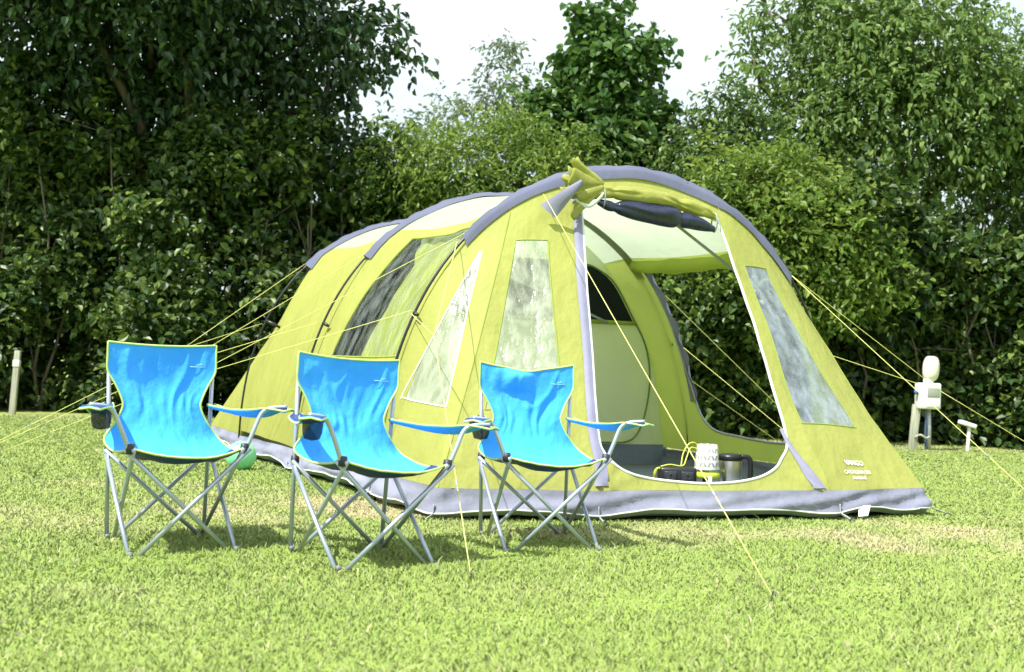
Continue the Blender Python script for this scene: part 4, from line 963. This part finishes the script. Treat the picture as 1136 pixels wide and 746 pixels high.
def grass_material(name, ground=False):
    m, nt, out = new_mat(name)
    at = nd(nt, 'ShaderNodeAttribute', attribute_name='dry')
    if ground:
        n1 = noise(nt, 9, 6); n2 = noise(nt, 1.1, 4)
        r1 = ramp(nt, [(.3, (.16, .24, .045)), (.55, (.22, .31, .058)), (.75, (.27, .35, .08))]); lk(nt, n1, 0, r1, 0)
        r2 = ramp(nt, [(.3, (.24, .205, .10)), (.7, (.40, .34, .19))]); lk(nt, n1, 0, r2, 0)
    else:
        gi = nd(nt, 'ShaderNodeNewGeometry'); n2 = noise(nt, 1.3, 4)
        ad = nd(nt, 'ShaderNodeMath', operation='MULTIPLY_ADD'); n3 = noise(nt, .45, 2); am = nd(nt, 'ShaderNodeMath', operation='MULTIPLY_ADD'); lk(nt, n3, 0, am, 0); am.inputs[1].default_value = .9; lk(nt, n2, 0, am, 2); lk(nt, am, 0, ad, 0); ad.inputs[1].default_value = 1.0; lk(nt, gi, 'Random Per Island', ad, 2)
        sc = nd(nt, 'ShaderNodeMath', operation='MULTIPLY'); lk(nt, ad, 0, sc, 0); sc.inputs[1].default_value = .40
        r1 = ramp(nt, [(.05, (.172, .250, .056)), (.35, (.224, .318, .073)), (.65, (.285, .376, .090)), (.95, (.37, .425, .14))]); lk(nt, sc, 0, r1, 0)
        r2 = ramp(nt, [(.2, (.29, .28, .11)), (.8, (.58, .52, .33))]); lk(nt, gi, 'Random Per Island', r2, 0)
    mx_ = nd(nt, 'ShaderNodeMix'); mx_.data_type = 'RGBA'; lk(nt, at, 'Fac', mx_, 'Factor'); lk(nt, r1, 'Color', mx_, 'A'); lk(nt, r2, 'Color', mx_, 'B')
    p = nd(nt, 'ShaderNodeBsdfPrincipled'); p.inputs['Roughness'].default_value = .95 if ground else .5; p.inputs['Specular IOR Level'].default_value = .1 if ground else .35
    nt.links.new(mx_.outputs['Result'], p.inputs['Base Color']); last = p
    if ground:
        b = bump_chain(nt, [(n1, .6, .03)]); lk(nt, b, 'Normal', p, 'Normal')
    else:
        # blades shade mostly like the flat sward they make up
        vn = nd(nt, 'ShaderNodeVectorMath', operation='SCALE'); lk(nt, gi, 'Normal', vn, 0); vn.inputs['Scale'].default_value = .5
        va = nd(nt, 'ShaderNodeVectorMath', operation='ADD'); lk(nt, vn, 0, va, 0); va.inputs[1].default_value = (0, 0, .8)
        vz = nd(nt, 'ShaderNodeVectorMath', operation='NORMALIZE'); lk(nt, va, 0, vz, 0); lk(nt, vz, 0, p, 'Normal')
        t_ = nd(nt, 'ShaderNodeBsdfTranslucent'); nt.links.new(mx_.outputs['Result'], t_.inputs[0])
        ms = nd(nt, 'ShaderNodeMixShader'); ms.inputs[0].default_value = .25; nt.links.new(p.outputs[0], ms.inputs[1]); nt.links.new(t_.outputs[0], ms.inputs[2]); last = ms
    nt.links.new(last.outputs[0], out.inputs[0]); return m
gx = np.concatenate([[-300, -120, -60, -30], np.arange(-16, 16.01, .25), [30, 60, 120, 300]]); gy = np.concatenate([[-300, -100, -40, -15, -5], np.arange(0, 20.01, .25), [30, 60, 120, 300]])
GX, GY = np.meshgrid(gx, gy, indexing='ij'); V = np.stack([GX, GY, 0 * GX], -1).reshape(-1, 3); a, b = GX.shape
i, j = np.meshgrid(np.arange(a - 1), np.arange(b - 1), indexing='ij'); k = (i * b + j).ravel()
gr = fast_mesh('ground', V, np.stack([k, k + b, k + b + 1, k + 1], 1), grass_material('lawn_soil', True)); tag(gr, kind='structure')
gr.data.attributes.new('dry', 'FLOAT', 'POINT').data.foreach_set('value', dry_field(V[:, :2]).astype(np.float32))
def inside(p, poly):
    r_ = np.zeros(len(p), bool); n_ = len(poly)
    for q in range(n_):
        (x1, y1), (x2, y2) = poly[q], poly[(q + 1) % n_]
        c_ = ((y1 > p[:, 1]) != (y2 > p[:, 1])) & (p[:, 0] < (x2 - x1) * (p[:, 1] - y1) / (y2 - y1 + 1e-12) + x1); r_ ^= c_
    return r_
rng = np.random.default_rng(77); NB = 520000
r_ = 2.3 + rng.random(NB) * 12.6; an = rng.uniform(-.56, .56, NB)
p = np.stack([r_ * np.sin(an), r_ * np.cos(an)], 1); p += rng.normal(size=p.shape) * .01
foot_print = [tuple(q) for q in (sk_[::4, -2, :2] + (sk_[::4, -2, :2] - np.array([.1, 8.2])) * -.012)]
p = p[~inside(p, foot_print)]; p = p[p[:, 1] < 15]
dv = dry_field(p); tuft = Wave(73, 9., 2)(p); keep = rng.random(len(p)) < np.clip(1.05 - .45 * dv, .3, 1); p, dv, tuft = p[keep], dv[keep], tuft[keep]
n = len(p); r_ = np.hypot(p[:, 0], p[:, 1]); edge_far = np.clip((p[:, 1] - 13.3) / 1.0, 0, 1)
h = (.011 + .014 * rng.random(n) ** 1.5) * (1 + .16 * tuft) * (1 - .35 * dv) * (1 + edge_far * 2.6 * rng.random(n)); tall = rng.random(n) < .03; h = np.where(tall, h * 1.9, h); h = np.maximum(h, .010)
clov = (rng.random(n) < .10 * np.clip(Wave(79, 3.1, 2)(p), 0, 1.5)) & (dv < .3)
wd = .0014 * (1 + r_ / 3.2) * rng.uniform(.7, 1.3, n); wd = np.where(clov, np.maximum(wd * 2.0, .0045), wd); ang = rng.uniform(0, 2 * PI, n); lean = rng.uniform(.15, 1.25, n) * h; lean = np.where(clov, .012, lean); la = rng.uniform(0, 2 * PI, n)
B0 = np.column_stack([p, np.full(n, -.003)]); s_ = np.column_stack([np.cos(ang), np.sin(ang), 0 * ang]) * wd[:, None]
ld = np.column_stack([np.cos(la), np.sin(la), 0 * la]) * lean[:, None]
Mid = B0 + ld * .35 + np.column_stack([0 * h, 0 * h, h * .62]); Tip = B0 + ld + np.column_stack([0 * h, 0 * h, h])
V = np.stack([B0 - s_, B0 + s_, Mid + s_ * .8, Mid - s_ * .8, Tip + s_ * np.where(clov, .7, .12)[:, None], Tip - s_ * np.where(clov, .7, .12)[:, None]], 1).reshape(-1, 3); bI = (np.arange(n) * 6)[:, None]
Q = np.concatenate([bI + [0, 1, 2, 3], bI + [3, 2, 4, 5]])
gs = fast_mesh('grass', V, Q, grass_material('grass_blade')); tag(gs, 'short sunlit lawn grass with dry straw patches', 'grass', kind='stuff')
gs.data.attributes.new('dry', 'FLOAT', 'POINT').data.foreach_set('value', np.repeat(np.maximum(np.clip(dv * 1.15 - .25 + .5 * rng.random(n) * dv, 0, 1), .75 * (rng.random(n) < .07)), 6).astype(np.float32))
for o in bpy.data.objects:
    if '_o' in o: del o['_o']
